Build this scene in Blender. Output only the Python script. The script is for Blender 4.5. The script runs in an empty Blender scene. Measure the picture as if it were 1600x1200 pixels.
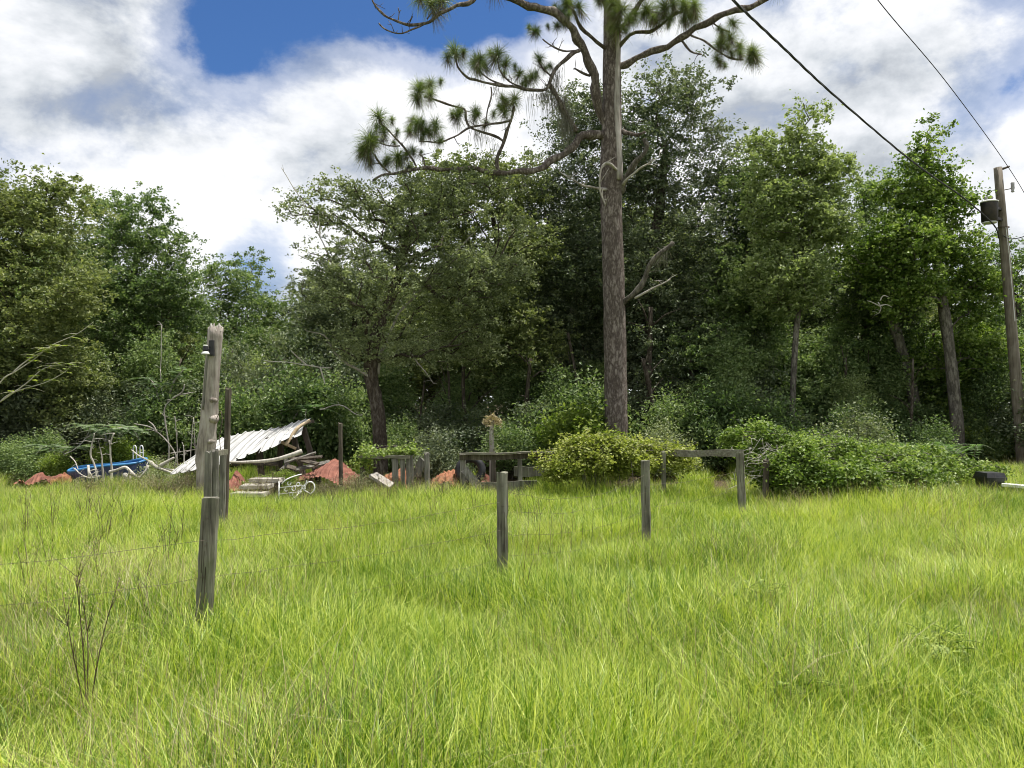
import bpy, math, random
import numpy as np
from mathutils import Vector, Matrix

# ------------------------------------------------------------------ camera, sky, sun, exposure
S = bpy.context.scene
COL = S.collection
EYE = 1.75
F = 1200.0                      # focal length in pixels of the 1600 px wide photograph
PITCH = math.atan(30.0 / F)
cam_data = bpy.data.cameras.new('camera')
cam_data.sensor_width = 36.0
cam_data.lens = 36.0 * F / 1600.0
cam_data.clip_start = 0.05
cam_data.clip_end = 3000.0
cam = bpy.data.objects.new('camera', cam_data)
COL.objects.link(cam)
cam.location = (0, 0, EYE)
cam.rotation_euler = (math.radians(90) + PITCH, 0, 0)
S.camera = cam

SUN_EL, SUN_AZ = 73.0, 66.0     # azimuth measured from +Y towards +X
def ray(px, py):
    u = (px - 800.0) / F; v = (600.0 - py) / F
    return Vector((u, math.cos(PITCH) - v * math.sin(PITCH), math.sin(PITCH) + v * math.cos(PITCH)))

def make_world():
    w = bpy.data.worlds.new('World'); S.world = w; w.use_nodes = True
    nt = w.node_tree; N = nt.nodes; L = nt.links; N.clear()
    def n(t, **k):
        x = N.new(t)
        for a, b in k.items(): setattr(x, a, b)
        return x
    def math_(op, a, b=None, c=None, clamp=False):
        m = n('ShaderNodeMath', operation=op, use_clamp=clamp)
        for i, q in enumerate((a, b, c)):
            if q is None: continue
            if isinstance(q, (int, float)): m.inputs[i].default_value = q
            else: L.new(q, m.inputs[i])
        return m.outputs[0]
    def vmath(op, a, b=None):
        m = n('ShaderNodeVectorMath', operation=op)
        for i, q in enumerate((a, b)):
            if q is None: continue
            if isinstance(q, (tuple, list, Vector)): m.inputs[i].default_value = tuple(q)
            else: L.new(q, m.inputs[i])
        return m
    def ramp(fac, stops, interp='EASE'):
        r = n('ShaderNodeValToRGB'); r.color_ramp.interpolation = interp
        els = r.color_ramp.elements
        while len(els) < len(stops): els.new(0.5)
        for e, (p, c) in zip(els, stops):
            e.position = p; e.color = (c, c, c, 1) if isinstance(c, (int, float)) else (*c, 1)
        L.new(fac, r.inputs[0]); return r.outputs[0]
    sky = n('ShaderNodeTexSky', sky_type='NISHITA', sun_disc=False)
    sky.sun_elevation = math.radians(SUN_EL); sky.sun_rotation = math.radians(SUN_AZ)
    sky.air_density = 1.0; sky.dust_density = 0.25; sky.ozone_density = 2.5
    skyc = n('ShaderNodeMix', data_type='RGBA', blend_type='MULTIPLY')
    skyc.inputs[0].default_value = 1.0
    L.new(sky.outputs[0], skyc.inputs[6]); skyc.inputs[7].default_value = (0.33, 0.50, 0.72, 1)
    tc = n('ShaderNodeTexCoord'); d = tc.outputs['Generated']
    sep = n('ShaderNodeSeparateXYZ'); L.new(d, sep.inputs[0])
    dz = math_('ADD', math_('MAXIMUM', sep.outputs[2], 0.0), 0.22)
    cmb = n('ShaderNodeCombineXYZ')
    L.new(math_('DIVIDE', sep.outputs[0], dz), cmb.inputs[0]); L.new(math_('DIVIDE', sep.outputs[1], dz), cmb.inputs[1])
    def noise(vec, scale, detail, rough, dist=0.0, off=(0, 0, 0)):
        a = vmath('ADD', vec, off)
        t = n('ShaderNodeTexNoise'); t.inputs['Scale'].default_value = scale
        t.inputs['Detail'].default_value = detail; t.inputs['Roughness'].default_value = rough
        t.inputs['Distortion'].default_value = dist
        L.new(a.outputs[0], t.inputs['Vector']); return t.outputs[0]
    P = cmb.outputs[0]
    # open blue gaps in the cloud deck: soft ellipses round directions on the sky
    def gap(px, py, wx, wy, amp):
        c = ray(px, py).normalized()
        df = vmath('SUBTRACT', d, c)
        sc = vmath('MULTIPLY', df.outputs[0], (1 / wx, 1 / wx, 1 / wy))
        ln = n('ShaderNodeVectorMath', operation='LENGTH'); L.new(sc.outputs[0], ln.inputs[0])
        g = math_('MULTIPLY', ln.outputs['Value'], ln.outputs['Value'])
        g = math_('POWER', 2.718, math_('MULTIPLY', g, -1.0))
        return math_('MULTIPLY', g, amp)
    gaps = gap(560, 0, 0.20, 0.075, 0.36)
    for a in ((320, 70, 0.08, 0.065, 0.26), (790, 10, 0.12, 0.06, 0.22), (420, 400, 0.06, 0.045, 0.26), (1600, 130, 0.05, 0.05, 0.16),
              (1700, -300, 0.3, 0.2, 0.2), (-700, 150, 0.3, 0.16, 0.25)):
        gaps = math_('ADD', gaps, gap(*a))
    Q = vmath('MULTIPLY', d, (1.0, 1.0, 1.55)).outputs[0]
    big = noise(Q, 2.4, 3.0, 0.55, 0.0, (3.1, 1.7, 0.4))
    puff = noise(Q, 5.2, 9.0, 0.60, 0.15, (0.3, 5.2, 1.1))
    dens = math_('ADD', math_('MULTIPLY', big, 0.45), math_('MULTIPLY', puff, 0.75))
    dens = math_('SUBTRACT', math_('ADD', dens, 0.06), gaps)
    cov = ramp(dens, [(0.32, 0.0), (0.46, 0.5), (0.61, 1.0)])
    # cloud light: relief towards the sun above, thick parts grey underneath
    lit = noise(Q, 5.2, 6.0, 0.60, 0.15, (0.33, 5.2, 1.19))
    s2 = noise(Q, 2.0, 4.0, 0.55, 0.0, (1.9, 0.2, 2.6))
    sh = math_('ADD', math_('MULTIPLY', math_('SUBTRACT', puff, lit), 1.1), math_('MULTIPLY', s2, 0.75))
    sh = math_('ADD', sh, 0.20)
    sh = math_('SUBTRACT', sh, gap(60, 100, 0.28, 0.20, 0.07))
    sh = math_('ADD', sh, gap(700, 190, 0.16, 0.12, 0.20))
    sh = math_('ADD', sh, gap(310, 385, 0.05, 0.05, 0.30))
    sh = math_('SUBTRACT', sh, gap(520, 260, 0.10, 0.05, 0.08))
    ccol = ramp(sh, [(0.36, (3.3, 3.55, 3.9)), (0.48, (4.6, 4.85, 5.15)), (0.60, (5.9, 6.05, 6.3)), (0.74, (7.0, 7.05, 7.15))], 'LINEAR')
    mix = n('ShaderNodeMix', data_type='RGBA')
    L.new(cov, mix.inputs[0]); L.new(skyc.outputs[2], mix.inputs[6]); L.new(ccol, mix.inputs[7])
    bg = n('ShaderNodeBackground'); bg.inputs[1].default_value = 0.10
    L.new(mix.outputs[2], bg.inputs[0])
    out = n('ShaderNodeOutputWorld'); L.new(bg.outputs[0], out.inputs[0])
make_world()

sun_data = bpy.data.lights.new('sun', 'SUN')
sun_data.energy = 4.6; sun_data.angle = math.radians(0.55); sun_data.color = (1.0, 0.955, 0.88)
sun = bpy.data.objects.new('sun', sun_data); COL.objects.link(sun)
sd = Vector((math.sin(math.radians(SUN_AZ)) * math.cos(math.radians(SUN_EL)), math.cos(math.radians(SUN_AZ)) * math.cos(math.radians(SUN_EL)), math.sin(math.radians(SUN_EL))))
sun.rotation_euler = sd.to_track_quat('Z', 'Y').to_euler()
sun.location = (0, 0, 30)
S.view_settings.view_transform = 'Standard'; S.view_settings.look = 'None'
S.view_settings.exposure = 0.65; S.view_settings.gamma = 1.0
S.view_settings.use_curve_mapping = False
S.cycles.max_bounces = 6; S.cycles.diffuse_bounces = 3; S.cycles.glossy_bounces = 2
S.cycles.transmission_bounces = 4; S.cycles.transparent_max_bounces = 4
S.cycles.use_denoising = True
S.cycles.filter_width = 1.0

# ------------------------------------------------------------------ helpers
RNG = np.random.default_rng(7)
random.seed(7)
def P(px, py, D):
    """pixel of the photograph -> world point at ground distance D ahead of the camera"""
    r = ray(px, py); s = D / r.y
    return Vector((r.x * s, D, EYE + r.z * s))
def W(npx, D): return npx * D / F          # width in metres of npx pixels at distance D

MATS = {}
def nodes_of(name):
    m = bpy.data.materials.new(name); m.use_nodes = True
    nt = m.node_tree; nt.nodes.clear(); MATS[name] = m
    return m, nt, nt.nodes, nt.links
def mnode(nt, t, ins=None, **k):
    x = nt.nodes.new(t)
    for a, b in k.items(): setattr(x, a, b)
    for a, b in (ins or {}).items():
        if hasattr(b, 'is_linked'): nt.links.new(b, x.inputs[a])
        else: x.inputs[a].default_value = b
    return x
def ramp_node(nt, fac, stops, interp='LINEAR'):
    r = nt.nodes.new('ShaderNodeValToRGB'); r.color_ramp.interpolation = interp
    e = r.color_ramp.elements
    while len(e) < len(stops): e.new(0.5)
    for el, (p, c) in zip(e, stops):
        el.position = p; el.color = (c, c, c, 1) if isinstance(c, (int, float)) else (*c, 1)
    nt.links.new(fac, r.inputs[0]); return r.outputs[0]

def leaf_mat(name, dark, mid, light, trans=0.4, tint=(1.22, 1.28, 0.72), rough=0.5, patch=0.5, spec=0.45, gain=1.0, wv=0.55, wn=0.9):
    m, nt, N, L = nodes_of(name)
    at = mnode(nt, 'ShaderNodeAttribute', attribute_name='var')
    oi = mnode(nt, 'ShaderNodeObjectInfo')
    geo = mnode(nt, 'ShaderNodeNewGeometry')
    no = mnode(nt, 'ShaderNodeTexNoise', {'Vector': geo.outputs['Position'], 'Scale': patch, 'Detail': 3.0})
    a = mnode(nt, 'ShaderNodeMath', {0: at.outputs['Fac'], 1: wv}, operation='MULTIPLY')
    b = mnode(nt, 'ShaderNodeMath', {0: no.outputs[0], 1: wn, 2: a.outputs[0]}, operation='MULTIPLY_ADD')
    c = mnode(nt, 'ShaderNodeMath', {0: oi.outputs['Random'], 1: 0.16, 2: b.outputs[0]}, operation='MULTIPLY_ADD')
    k_ = gain
    col = ramp_node(nt, c.outputs[0], [(0.38, tuple(q * k_ for q in dark)), (0.75, tuple(q * k_ for q in mid)), (1.0, tuple(q * k_ for q in light))])
    bs = mnode(nt, 'ShaderNodeBsdfPrincipled', {'Base Color': col, 'Roughness': rough, 'Specular IOR Level': spec})
    tcol = mnode(nt, 'ShaderNodeMix', {0: 1.0, 6: col, 7: (*tint, 1)}, data_type='RGBA', blend_type='MULTIPLY')
    tr = mnode(nt, 'ShaderNodeBsdfTranslucent', {'Color': tcol.outputs[2]})
    mx = mnode(nt, 'ShaderNodeMixShader', {0: trans, 1: bs.outputs[0], 2: tr.outputs[0]})
    out = mnode(nt, 'ShaderNodeOutputMaterial', {0: mx.outputs[0]})
    return m

def wood_mat(name, c1, c2, c3, axis='Z', scale=6.0, stretch=14.0, rough=0.85, bump=0.5, green=0.0):
    m, nt, N, L = nodes_of(name)
    tc = mnode(nt, 'ShaderNodeTexCoord'); oi = mnode(nt, 'ShaderNodeObjectInfo')
    off = mnode(nt, 'ShaderNodeVectorMath', {0: tc.outputs['Object'], 1: (0, 0, 0)}, operation='ADD')
    rv = mnode(nt, 'ShaderNodeMath', {0: oi.outputs['Random'], 1: 31.0}, operation='MULTIPLY')
    nt.links.new(rv.outputs[0], off.inputs[1])
    sc = {'X': (scale / stretch, scale, scale), 'Y': (scale, scale / stretch, scale), 'Z': (scale, scale, scale / stretch)}[axis]
    mp = mnode(nt, 'ShaderNodeVectorMath', {0: off.outputs[0], 1: tuple(q * 6 for q in sc)}, operation='MULTIPLY')
    n1 = mnode(nt, 'ShaderNodeTexNoise', {'Vector': mp.outputs[0], 'Scale': 1.0, 'Detail': 8.0, 'Roughness': 0.65, 'Distortion': 0.4})
    n2 = mnode(nt, 'ShaderNodeTexNoise', {'Vector': off.outputs[0], 'Scale': 3.5, 'Detail': 4.0})
    ad = mnode(nt, 'ShaderNodeMath', {0: n2.outputs[0], 1: 0.5, 2: n1.outputs[0]}, operation='MULTIPLY_ADD')
    col = ramp_node(nt, ad.outputs[0], [(0.52, c1), (0.74, c2), (0.98, c3)])
    if green > 0:
        n3 = mnode(nt, 'ShaderNodeTexNoise', {'Vector': off.outputs[0], 'Scale': 7.0, 'Detail': 6.0})
        f = ramp_node(nt, n3.outputs[0], [(0.45, 0.0), (0.65, green)])
        mg = mnode(nt, 'ShaderNodeMix', {0: f, 6: col, 7: (0.12, 0.15, 0.06, 1)}, data_type='RGBA')
        col = mg.outputs[2]
    bp = mnode(nt, 'ShaderNodeBump', {'Strength': bump, 'Distance': 0.02, 'Height': n1.outputs[0]})
    bs = mnode(nt, 'ShaderNodeBsdfPrincipled', {'Base Color': col, 'Roughness': rough, 'Specular IOR Level': 0.2, 'Normal': bp.outputs[0]})
    mnode(nt, 'ShaderNodeOutputMaterial', {0: bs.outputs[0]})
    return m

def bark_mat(name, c1, c2, c3, scale=9.0, zs=0.35, bump=0.9):
    m, nt, N, L = nodes_of(name)
    tc = mnode(nt, 'ShaderNodeTexCoord')
    mp = mnode(nt, 'ShaderNodeVectorMath', {0: tc.outputs['Object'], 1: (1, 1, zs)}, operation='MULTIPLY')
    nz = mnode(nt, 'ShaderNodeTexNoise', {'Vector': mp.outputs[0], 'Scale': scale * 1.2, 'Detail': 7.0, 'Roughness': 0.7})
    wv = mnode(nt, 'ShaderNodeMix', {0: 0.22, 4: mp.outputs[0], 5: nz.outputs[1]}, data_type='VECTOR')
    vo = mnode(nt, 'ShaderNodeTexVoronoi', {'Vector': wv.outputs[1], 'Scale': scale}, feature='DISTANCE_TO_EDGE')
    n2 = mnode(nt, 'ShaderNodeTexNoise', {'Vector': mp.outputs[0], 'Scale': scale * 3.0, 'Detail': 6.0, 'Roughness': 0.72})
    n3 = mnode(nt, 'ShaderNodeTexNoise', {'Vector': tc.outputs['Object'], 'Scale': 1.3, 'Detail': 4.0})
    e = ramp_node(nt, vo.outputs['Distance'], [(0.0, 0.0), (0.08, 0.22), (0.3, 0.32)])
    h = mnode(nt, 'ShaderNodeMath', {0: n2.outputs[0], 1: 0.9, 2: e}, operation='MULTIPLY_ADD')
    h2 = mnode(nt, 'ShaderNodeMath', {0: n3.outputs[0], 1: 0.35, 2: h.outputs[0]}, operation='MULTIPLY_ADD')
    col = ramp_node(nt, h2.outputs[0], [(0.45, c1), (0.85, c2), (1.0, c3)])
    bp = mnode(nt, 'ShaderNodeBump', {'Strength': bump, 'Distance': 0.03, 'Height': h.outputs[0]})
    bs = mnode(nt, 'ShaderNodeBsdfPrincipled', {'Base Color': col, 'Roughness': 0.9, 'Specular IOR Level': 0.15, 'Normal': bp.outputs[0]})
    mnode(nt, 'ShaderNodeOutputMaterial', {0: bs.outputs[0]})
    return m

def plain_mat(name, c1, c2=None, rough=0.6, metal=0.0, scale=8.0, bump=0.15, spec=0.4, lo=0.35, hi=0.65):
    m, nt, N, L = nodes_of(name)
    tc = mnode(nt, 'ShaderNodeTexCoord')
    no = mnode(nt, 'ShaderNodeTexNoise', {'Vector': tc.outputs['Object'], 'Scale': scale, 'Detail': 8.0, 'Roughness': 0.65})
    col = ramp_node(nt, no.outputs[0], [(lo, c1), (hi, c2 or tuple(min(1, q * 1.25) for q in c1))])
    bp = mnode(nt, 'ShaderNodeBump', {'Strength': bump, 'Distance': 0.02, 'Height': no.outputs[0]})
    bs = mnode(nt, 'ShaderNodeBsdfPrincipled', {'Base Color': col, 'Roughness': rough, 'Metallic': metal, 'Specular IOR Level': spec, 'Normal': bp.outputs[0]})
    mnode(nt, 'ShaderNodeOutputMaterial', {0: bs.outputs[0]})
    return m

# foliage and wood
leaf_mat('oak_leaf', (0.040, 0.060, 0.018), (0.085, 0.110, 0.038), (0.17, 0.19, 0.075), 0.36, gain=1.65)
leaf_mat('olive_leaf', (0.045, 0.060, 0.026), (0.098, 0.120, 0.056), (0.21, 0.235, 0.13), 0.36, gain=1.75)
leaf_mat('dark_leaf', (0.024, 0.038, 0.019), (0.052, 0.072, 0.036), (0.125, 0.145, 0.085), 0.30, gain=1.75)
leaf_mat('green_leaf', (0.034, 0.064, 0.020), (0.082, 0.128, 0.042), (0.19, 0.24, 0.105), 0.42, gain=1.45)
leaf_mat('bright_leaf', (0.060, 0.115, 0.014), (0.135, 0.205, 0.026), (0.27, 0.34, 0.07), 0.45)
leaf_mat('vine_leaf', (0.050, 0.100, 0.014), (0.125, 0.200, 0.030), (0.31, 0.39, 0.12), 0.42, patch=1.6)
leaf_mat('vine_leaf_yellow', (0.075, 0.115, 0.014), (0.18, 0.225, 0.030), (0.41, 0.44, 0.13), 0.42, patch=1.6)
leaf_mat('light_leaf', (0.045, 0.075, 0.022), (0.105, 0.145, 0.048), (0.22, 0.26, 0.115), 0.42, gain=1.45)
leaf_mat('scrub_leaf', (0.09, 0.085, 0.035), (0.17, 0.16, 0.075), (0.30, 0.27, 0.16), 0.3)
leaf_mat('fern_leaf', (0.040, 0.095, 0.020), (0.085, 0.17, 0.040), (0.17, 0.28, 0.085), 0.4)
leaf_mat('mimosa_leaf', (0.060, 0.105, 0.045), (0.11, 0.17, 0.075), (0.20, 0.28, 0.13), 0.4)
leaf_mat('lime_leaf', (0.14, 0.21, 0.02), (0.24, 0.32, 0.04), (0.40, 0.46, 0.10), 0.45)
leaf_mat('needle', (0.05, 0.085, 0.028), (0.11, 0.17, 0.05), (0.24, 0.29, 0.09), 0.35, rough=0.4)
leaf_mat('dry_needle', (0.06, 0.045, 0.03), (0.12, 0.09, 0.055), (0.20, 0.16, 0.10), 0.2)
leaf_mat('moss_grey', (0.08, 0.08, 0.065), (0.14, 0.14, 0.11), (0.22, 0.21, 0.17), 0.25)
leaf_mat('grass_blade', (0.050, 0.115, 0.007), (0.170, 0.298, 0.016), (0.58, 0.64, 0.16), 0.40, tint=(1.15, 1.18, 0.4), rough=0.42, patch=0.33, spec=0.35, wv=0.82, wn=0.62)
leaf_mat('straw', (0.16, 0.12, 0.06), (0.30, 0.24, 0.13), (0.46, 0.40, 0.25), 0.25)
leaf_mat('dry_stem', (0.035, 0.022, 0.015), (0.07, 0.045, 0.03), (0.13, 0.09, 0.06), 0.1)
bark_mat('oak_bark', (0.028, 0.022, 0.017), (0.085, 0.068, 0.052), (0.16, 0.14, 0.115), 11.0, 0.3)
bark_mat('pine_bark', (0.070, 0.054, 0.045), (0.160, 0.130, 0.112), (0.31, 0.27, 0.24), 11.0, 0.36, 1.0)
bark_mat('grey_bark', (0.05, 0.045, 0.038), (0.14, 0.125, 0.105), (0.24, 0.22, 0.19), 10.0, 0.3)
wood_mat('dead_wood', (0.16, 0.14, 0.12), (0.34, 0.31, 0.275), (0.52, 0.49, 0.45), 'Z', 5.0)
wood_mat('pale_branch', (0.28, 0.25, 0.21), (0.45, 0.42, 0.37), (0.62, 0.59, 0.54), 'Z', 5.0)
wood_mat('post_wood', (0.040, 0.037, 0.030), (0.165, 0.155, 0.125), (0.36, 0.345, 0.30), 'Z', 3.6, 16.0, bump=0.9, green=0.35)
wood_mat('board_wood', (0.07, 0.065, 0.055), (0.17, 0.16, 0.14), (0.31, 0.295, 0.265), 'Z', 5.0, 14.0, green=0.15)
wood_mat('rail_wood', (0.07, 0.062, 0.048), (0.17, 0.155, 0.125), (0.30, 0.285, 0.25), 'X', 5.0, 14.0, green=0.25)
wood_mat('dark_wood', (0.035, 0.028, 0.022), (0.085, 0.07, 0.055), (0.16, 0.14, 0.115), 'Z', 5.0)
wood_mat('stump_wood', (0.12, 0.10, 0.085), (0.29, 0.255, 0.225), (0.46, 0.42, 0.38), 'Z', 3.2, 9.0, bump=0.8)
wood_mat('lumber', (0.34, 0.25, 0.14), (0.48, 0.38, 0.25), (0.60, 0.52, 0.40), 'X', 4.0)
wood_mat('pole_wood', (0.075, 0.062, 0.048), (0.17, 0.145, 0.115), (0.27, 0.24, 0.20), 'Z', 5.0, 20.0)
plain_mat('rust', (0.095, 0.030, 0.020), (0.31, 0.125, 0.085), 0.8, 0.0, 5.0, 0.3, lo=0.3, hi=0.72)
plain_mat('rust_orange', (0.15, 0.052, 0.025), (0.37, 0.165, 0.085), 0.85, 0.0, 6.0, 0.5)
plain_mat('roof_metal', (0.36, 0.36, 0.35), (0.56, 0.56, 0.555), 0.45, 0.1, 2.2, 0.08)
plain_mat('pool_blue', (0.03, 0.15, 0.36), (0.08, 0.28, 0.52), 0.4, 0.0, 4.0, 0.1)
plain_mat('pool_navy', (0.012, 0.020, 0.055), (0.024, 0.038, 0.09), 0.45, 0.0, 5.0, 0.1)
plain_mat('white_paint', (0.62, 0.62, 0.59), (0.78, 0.78, 0.76), 0.5, 0.0, 9.0, 0.15)
plain_mat('concrete', (0.26, 0.24, 0.21), (0.46, 0.43, 0.38), 0.9, 0.0, 9.0, 0.5)
plain_mat('black_plastic', (0.016, 0.016, 0.018), (0.035, 0.035, 0.04), 0.45, 0.0, 12.0, 0.1)
plain_mat('transformer_steel', (0.018, 0.018, 0.02), (0.06, 0.048, 0.036), 0.5, 0.3, 5.0, 0.1)
plain_mat('porcelain', (0.30, 0.29, 0.29), (0.40, 0.39, 0.39), 0.3, 0.0, 9.0, 0.05)
plain_mat('wire_steel', (0.07, 0.05, 0.04), (0.16, 0.125, 0.10), 0.7, 0.2, 20.0, 0.1)
plain_mat('cable_black', (0.02, 0.02, 0.02), (0.04, 0.04, 0.04), 0.6, 0.0, 20.0, 0.1)
plain_mat('pale_debris', (0.40, 0.37, 0.33), (0.62, 0.59, 0.54), 0.8, 0.0, 8.0, 0.3)
plain_mat('sand', (0.36, 0.24, 0.14), (0.52, 0.38, 0.25), 0.95, 0.0, 12.0, 0.5)

def mesh_np(name, verts, faces, mat, var=None, smooth=False):
    """verts (N,3) array; faces: (M,k) int array or list of such arrays"""
    me = bpy.data.meshes.new(name)
    fs = faces if isinstance(faces, list) else [faces]
    fs = [np.asarray(f, np.int32) for f in fs if len(f)]
    verts = np.asarray(verts, np.float32)
    me.vertices.add(len(verts)); me.vertices.foreach_set('co', verts.ravel())
    nl = sum(f.size for f in fs); nf = sum(len(f) for f in fs)
    me.loops.add(nl); me.polygons.add(nf)
    me.loops.foreach_set('vertex_index', np.concatenate([f.ravel() for f in fs]))
    tot = np.concatenate([np.full(len(f), f.shape[1], np.int32) for f in fs])
    st = np.zeros(nf, np.int32); st[1:] = np.cumsum(tot)[:-1]
    me.polygons.foreach_set('loop_start', st)
    try: me.polygons.foreach_set('loop_total', tot)
    except Exception: pass
    me.polygons.foreach_set('use_smooth', np.full(nf, smooth, bool))
    if var is not None:
        a = me.attributes.new('var', 'FLOAT', 'POINT'); a.data.foreach_set('value', np.asarray(var, np.float32))
    me.update(calc_edges=True)
    me.materials.append(MATS[mat]); return me

def tag(o, label=None, cat=None, group=None, kind=None):
    for k, v in (('label', label), ('category', cat), ('group', group), ('kind', kind)):
        if v: o[k] = v
    return o
def thing(name, label, cat, loc=(0, 0, 0), group=None, rz=0.0):
    o = bpy.data.objects.new(name, None); COL.objects.link(o)
    o.empty_display_size = 0.1
    o.location = loc; o.rotation_euler = (0, 0, rz)
    return tag(o, label, cat, group)
def link(name, me, parent=None):
    o = bpy.data.objects.new(name, me); COL.objects.link(o)
    if parent is not None: o.parent = parent
    return o

class MB:
    """collects shapes into one mesh, points given in world space"""
    def __init__(s): s.v = []; s.q = []; s.t = []; s.n = []
    def box(s, a, b, w, h, up=Vector((0, 0, 1)), jag=0.0):
        """bar from a to b, w wide (sideways), h thick (along up)"""
        a = Vector(a); b = Vector(b); d = (b - a).normalized()
        if abs(d.dot(up)) > 0.98: up = Vector((0, 1, 0))
        sd_ = d.cross(up).normalized(); u = sd_.cross(d).normalized()
        i = len(s.v)
        for c in (a, b):
            for (x, y) in ((-1, -1), (1, -1), (1, 1), (-1, 1)):
                j = d * random.uniform(-jag, jag)
                s.v.append(tuple(c + sd_ * (x * w / 2) + u * (y * h / 2) + j))
        for f in ((3, 2, 1, 0), (4, 5, 6, 7), (0, 1, 5, 4), (1, 2, 6, 5), (2, 3, 7, 6), (3, 0, 4, 7)):
            s.q.append(tuple(i + k for k in f))
        return s
    def tube(s, pts, rad, n=8, jit=0.0, cap=True, squash=None):
        pts = [Vector(p) for p in pts]
        if not hasattr(rad, '__len__'): rad = [rad] * len(pts)
        base = len(s.v); ref = None
        for i, p in enumerate(pts):
            d = (pts[min(i + 1, len(pts) - 1)] - pts[max(i - 1, 0)]).normalized()
            if ref is None:
                ref = Vector((1, 0, 0)) if abs(d.x) < 0.8 else Vector((0, 1, 0))
            a = (ref - d * ref.dot(d)).normalized(); b = d.cross(a); ref = a
            for k in range(n):
                t = 2 * math.pi * k / n
                r = rad[i] * (1 + (random.uniform(-jit, jit) if jit else 0))
                s.v.append(tuple(p + a * (math.cos(t) * r) + b * (math.sin(t) * r)))
        for i in range(len(pts) - 1):
            for k in range(n):
                q = base + i * n + k; q2 = base + i * n + (k + 1) % n
                s.q.append((q, q2, q2 + n, q + n))
        if cap:
            for e, c in ((0, pts[0]), (len(pts) - 1, pts[-1])):
                ci = len(s.v); s.v.append(tuple(c))
                for k in range(n):
                    q = base + e * n + k; q2 = base + e * n + (k + 1) % n
                    s.t.append((q2, q, ci) if e == 0 else (q, q2, ci))
        return s
    def grid(s, fn, nu, nv, thick=0.0):
        """sheet fn(u,v)->point, closed with a small thickness"""
        i0 = len(s.v)
        pts = [[Vector(fn(u / nu, v / nv)) for v in range(nv + 1)] for u in range(nu + 1)]
        for layer in range(2 if thick else 1):
            for u in range(nu + 1):
                for v in range(nv + 1):
                    p = pts[u][v]
                    if layer:
                        du = pts[min(u + 1, nu)][v] - pts[max(u - 1, 0)][v]; dv = pts[u][min(v + 1, nv)] - pts[u][max(v - 1, 0)]
                        nn = du.cross(dv)
                        p = p - (nn.normalized() if nn.length > 1e-9 else Vector((0, 0, 1))) * thick
                    s.v.append(tuple(p))
        M = (nu + 1) * (nv + 1); idx = lambda u, v, l=0: i0 + l * M + u * (nv + 1) + v
        for u in range(nu):
            for v in range(nv):
                s.q.append((idx(u, v), idx(u + 1, v), idx(u + 1, v + 1), idx(u, v + 1)))
                if thick: s.q.append((idx(u, v, 1), idx(u, v + 1, 1), idx(u + 1, v + 1, 1), idx(u + 1, v, 1)))
        if thick:
            for u in range(nu):
                s.q.append((idx(u, 0), idx(u, 0, 1), idx(u + 1, 0, 1), idx(u + 1, 0)))
                s.q.append((idx(u, nv), idx(u + 1, nv), idx(u + 1, nv, 1), idx(u, nv, 1)))
            for v in range(nv):
                s.q.append((idx(0, v), idx(0, v + 1), idx(0, v + 1, 1), idx(0, v, 1)))
                s.q.append((idx(nu, v), idx(nu, v, 1), idx(nu, v + 1, 1), idx(nu, v + 1)))
        return s
    def build(s, name, mat, parent=None, smooth=False, origin=None):
        o0 = Vector(parent.location) if parent is not None else Vector(origin or (0, 0, 0))
        if parent is not None and parent.parent is not None: o0 = o0 + Vector(parent.parent.location)
        me = mesh_np(name, np.array(s.v, np.float32) - np.array(o0, np.float32),
                     [np.array(s.q, np.int32).reshape(-1, 4), np.array(s.t, np.int32).reshape(-1, 3)], mat, None, smooth)
        if 'dry_stem' == mat or 'straw' == mat:
            a = me.attributes.new('var', 'FLOAT', 'POINT'); a.data.foreach_set('value', np.random.default_rng(1).random(len(s.v)).astype(np.float32))
        o = link(name, me, parent)
        if parent is None: o.location = o0
        return o

def catmull(pts, sub=4):
    pts = [Vector(p) for p in pts]
    if len(pts) < 3: return pts
    out = []
    for i in range(len(pts) - 1):
        p0 = pts[max(i - 1, 0)]; p1 = pts[i]; p2 = pts[i + 1]; p3 = pts[min(i + 2, len(pts) - 1)]
        for k in range(sub):
            t = k / sub
            out.append(0.5 * ((2 * p1) + (p2 - p0) * t + (2 * p0 - 5 * p1 + 4 * p2 - p3) * t * t + (3 * p1 - p0 - 3 * p2 + p3) * t ** 3))
    out.append(pts[-1]); return out

def crooked(pts, rad, k=0.35, seed=0):
    """slow bends and swellings along a branch"""
    g = random.Random(seed + len(pts)); ph = [g.uniform(0, 6.28) for _ in range(8)]; out = []; rr = []
    s = 0.0
    for i, p in enumerate(pts):
        if i: s += (p - pts[i - 1]).length
        a = (max(rad) * 0.5 + rad[i]) * k + .006; e = min(1, i, len(pts) - 1 - i)
        out.append(p + Vector((math.sin(s * 5.1 + ph[0]) + .5 * math.sin(s * 11 + ph[1]), math.sin(s * 4.3 + ph[2]), math.sin(s * 5.9 + ph[3]) + .5 * math.sin(s * 12.7 + ph[4]))) * a * e)
        rr.append(rad[i] * (1 + .14 * math.sin(s * 9 + ph[5]) + g.uniform(-.07, .07)))
    return out, rr
def holes(p, f=2.3, thr=-0.25, seed=0.0):
    """True where a smooth 3-D pattern leaves foliage standing"""
    x, y, z = p[:, 0] * f, p[:, 1] * f, p[:, 2] * f
    v = np.sin(x + 1.7 * np.sin(y * .7 + seed) + seed) * np.cos(z * 1.15 + .8 * np.sin(x * .6)) + .6 * np.sin(1.9 * z + 1.3 * x + seed) * np.cos(2.1 * y + seed)
    return v > thr
def unit(a): return a / np.maximum(np.linalg.norm(a, axis=-1, keepdims=True), 1e-9)
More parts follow.
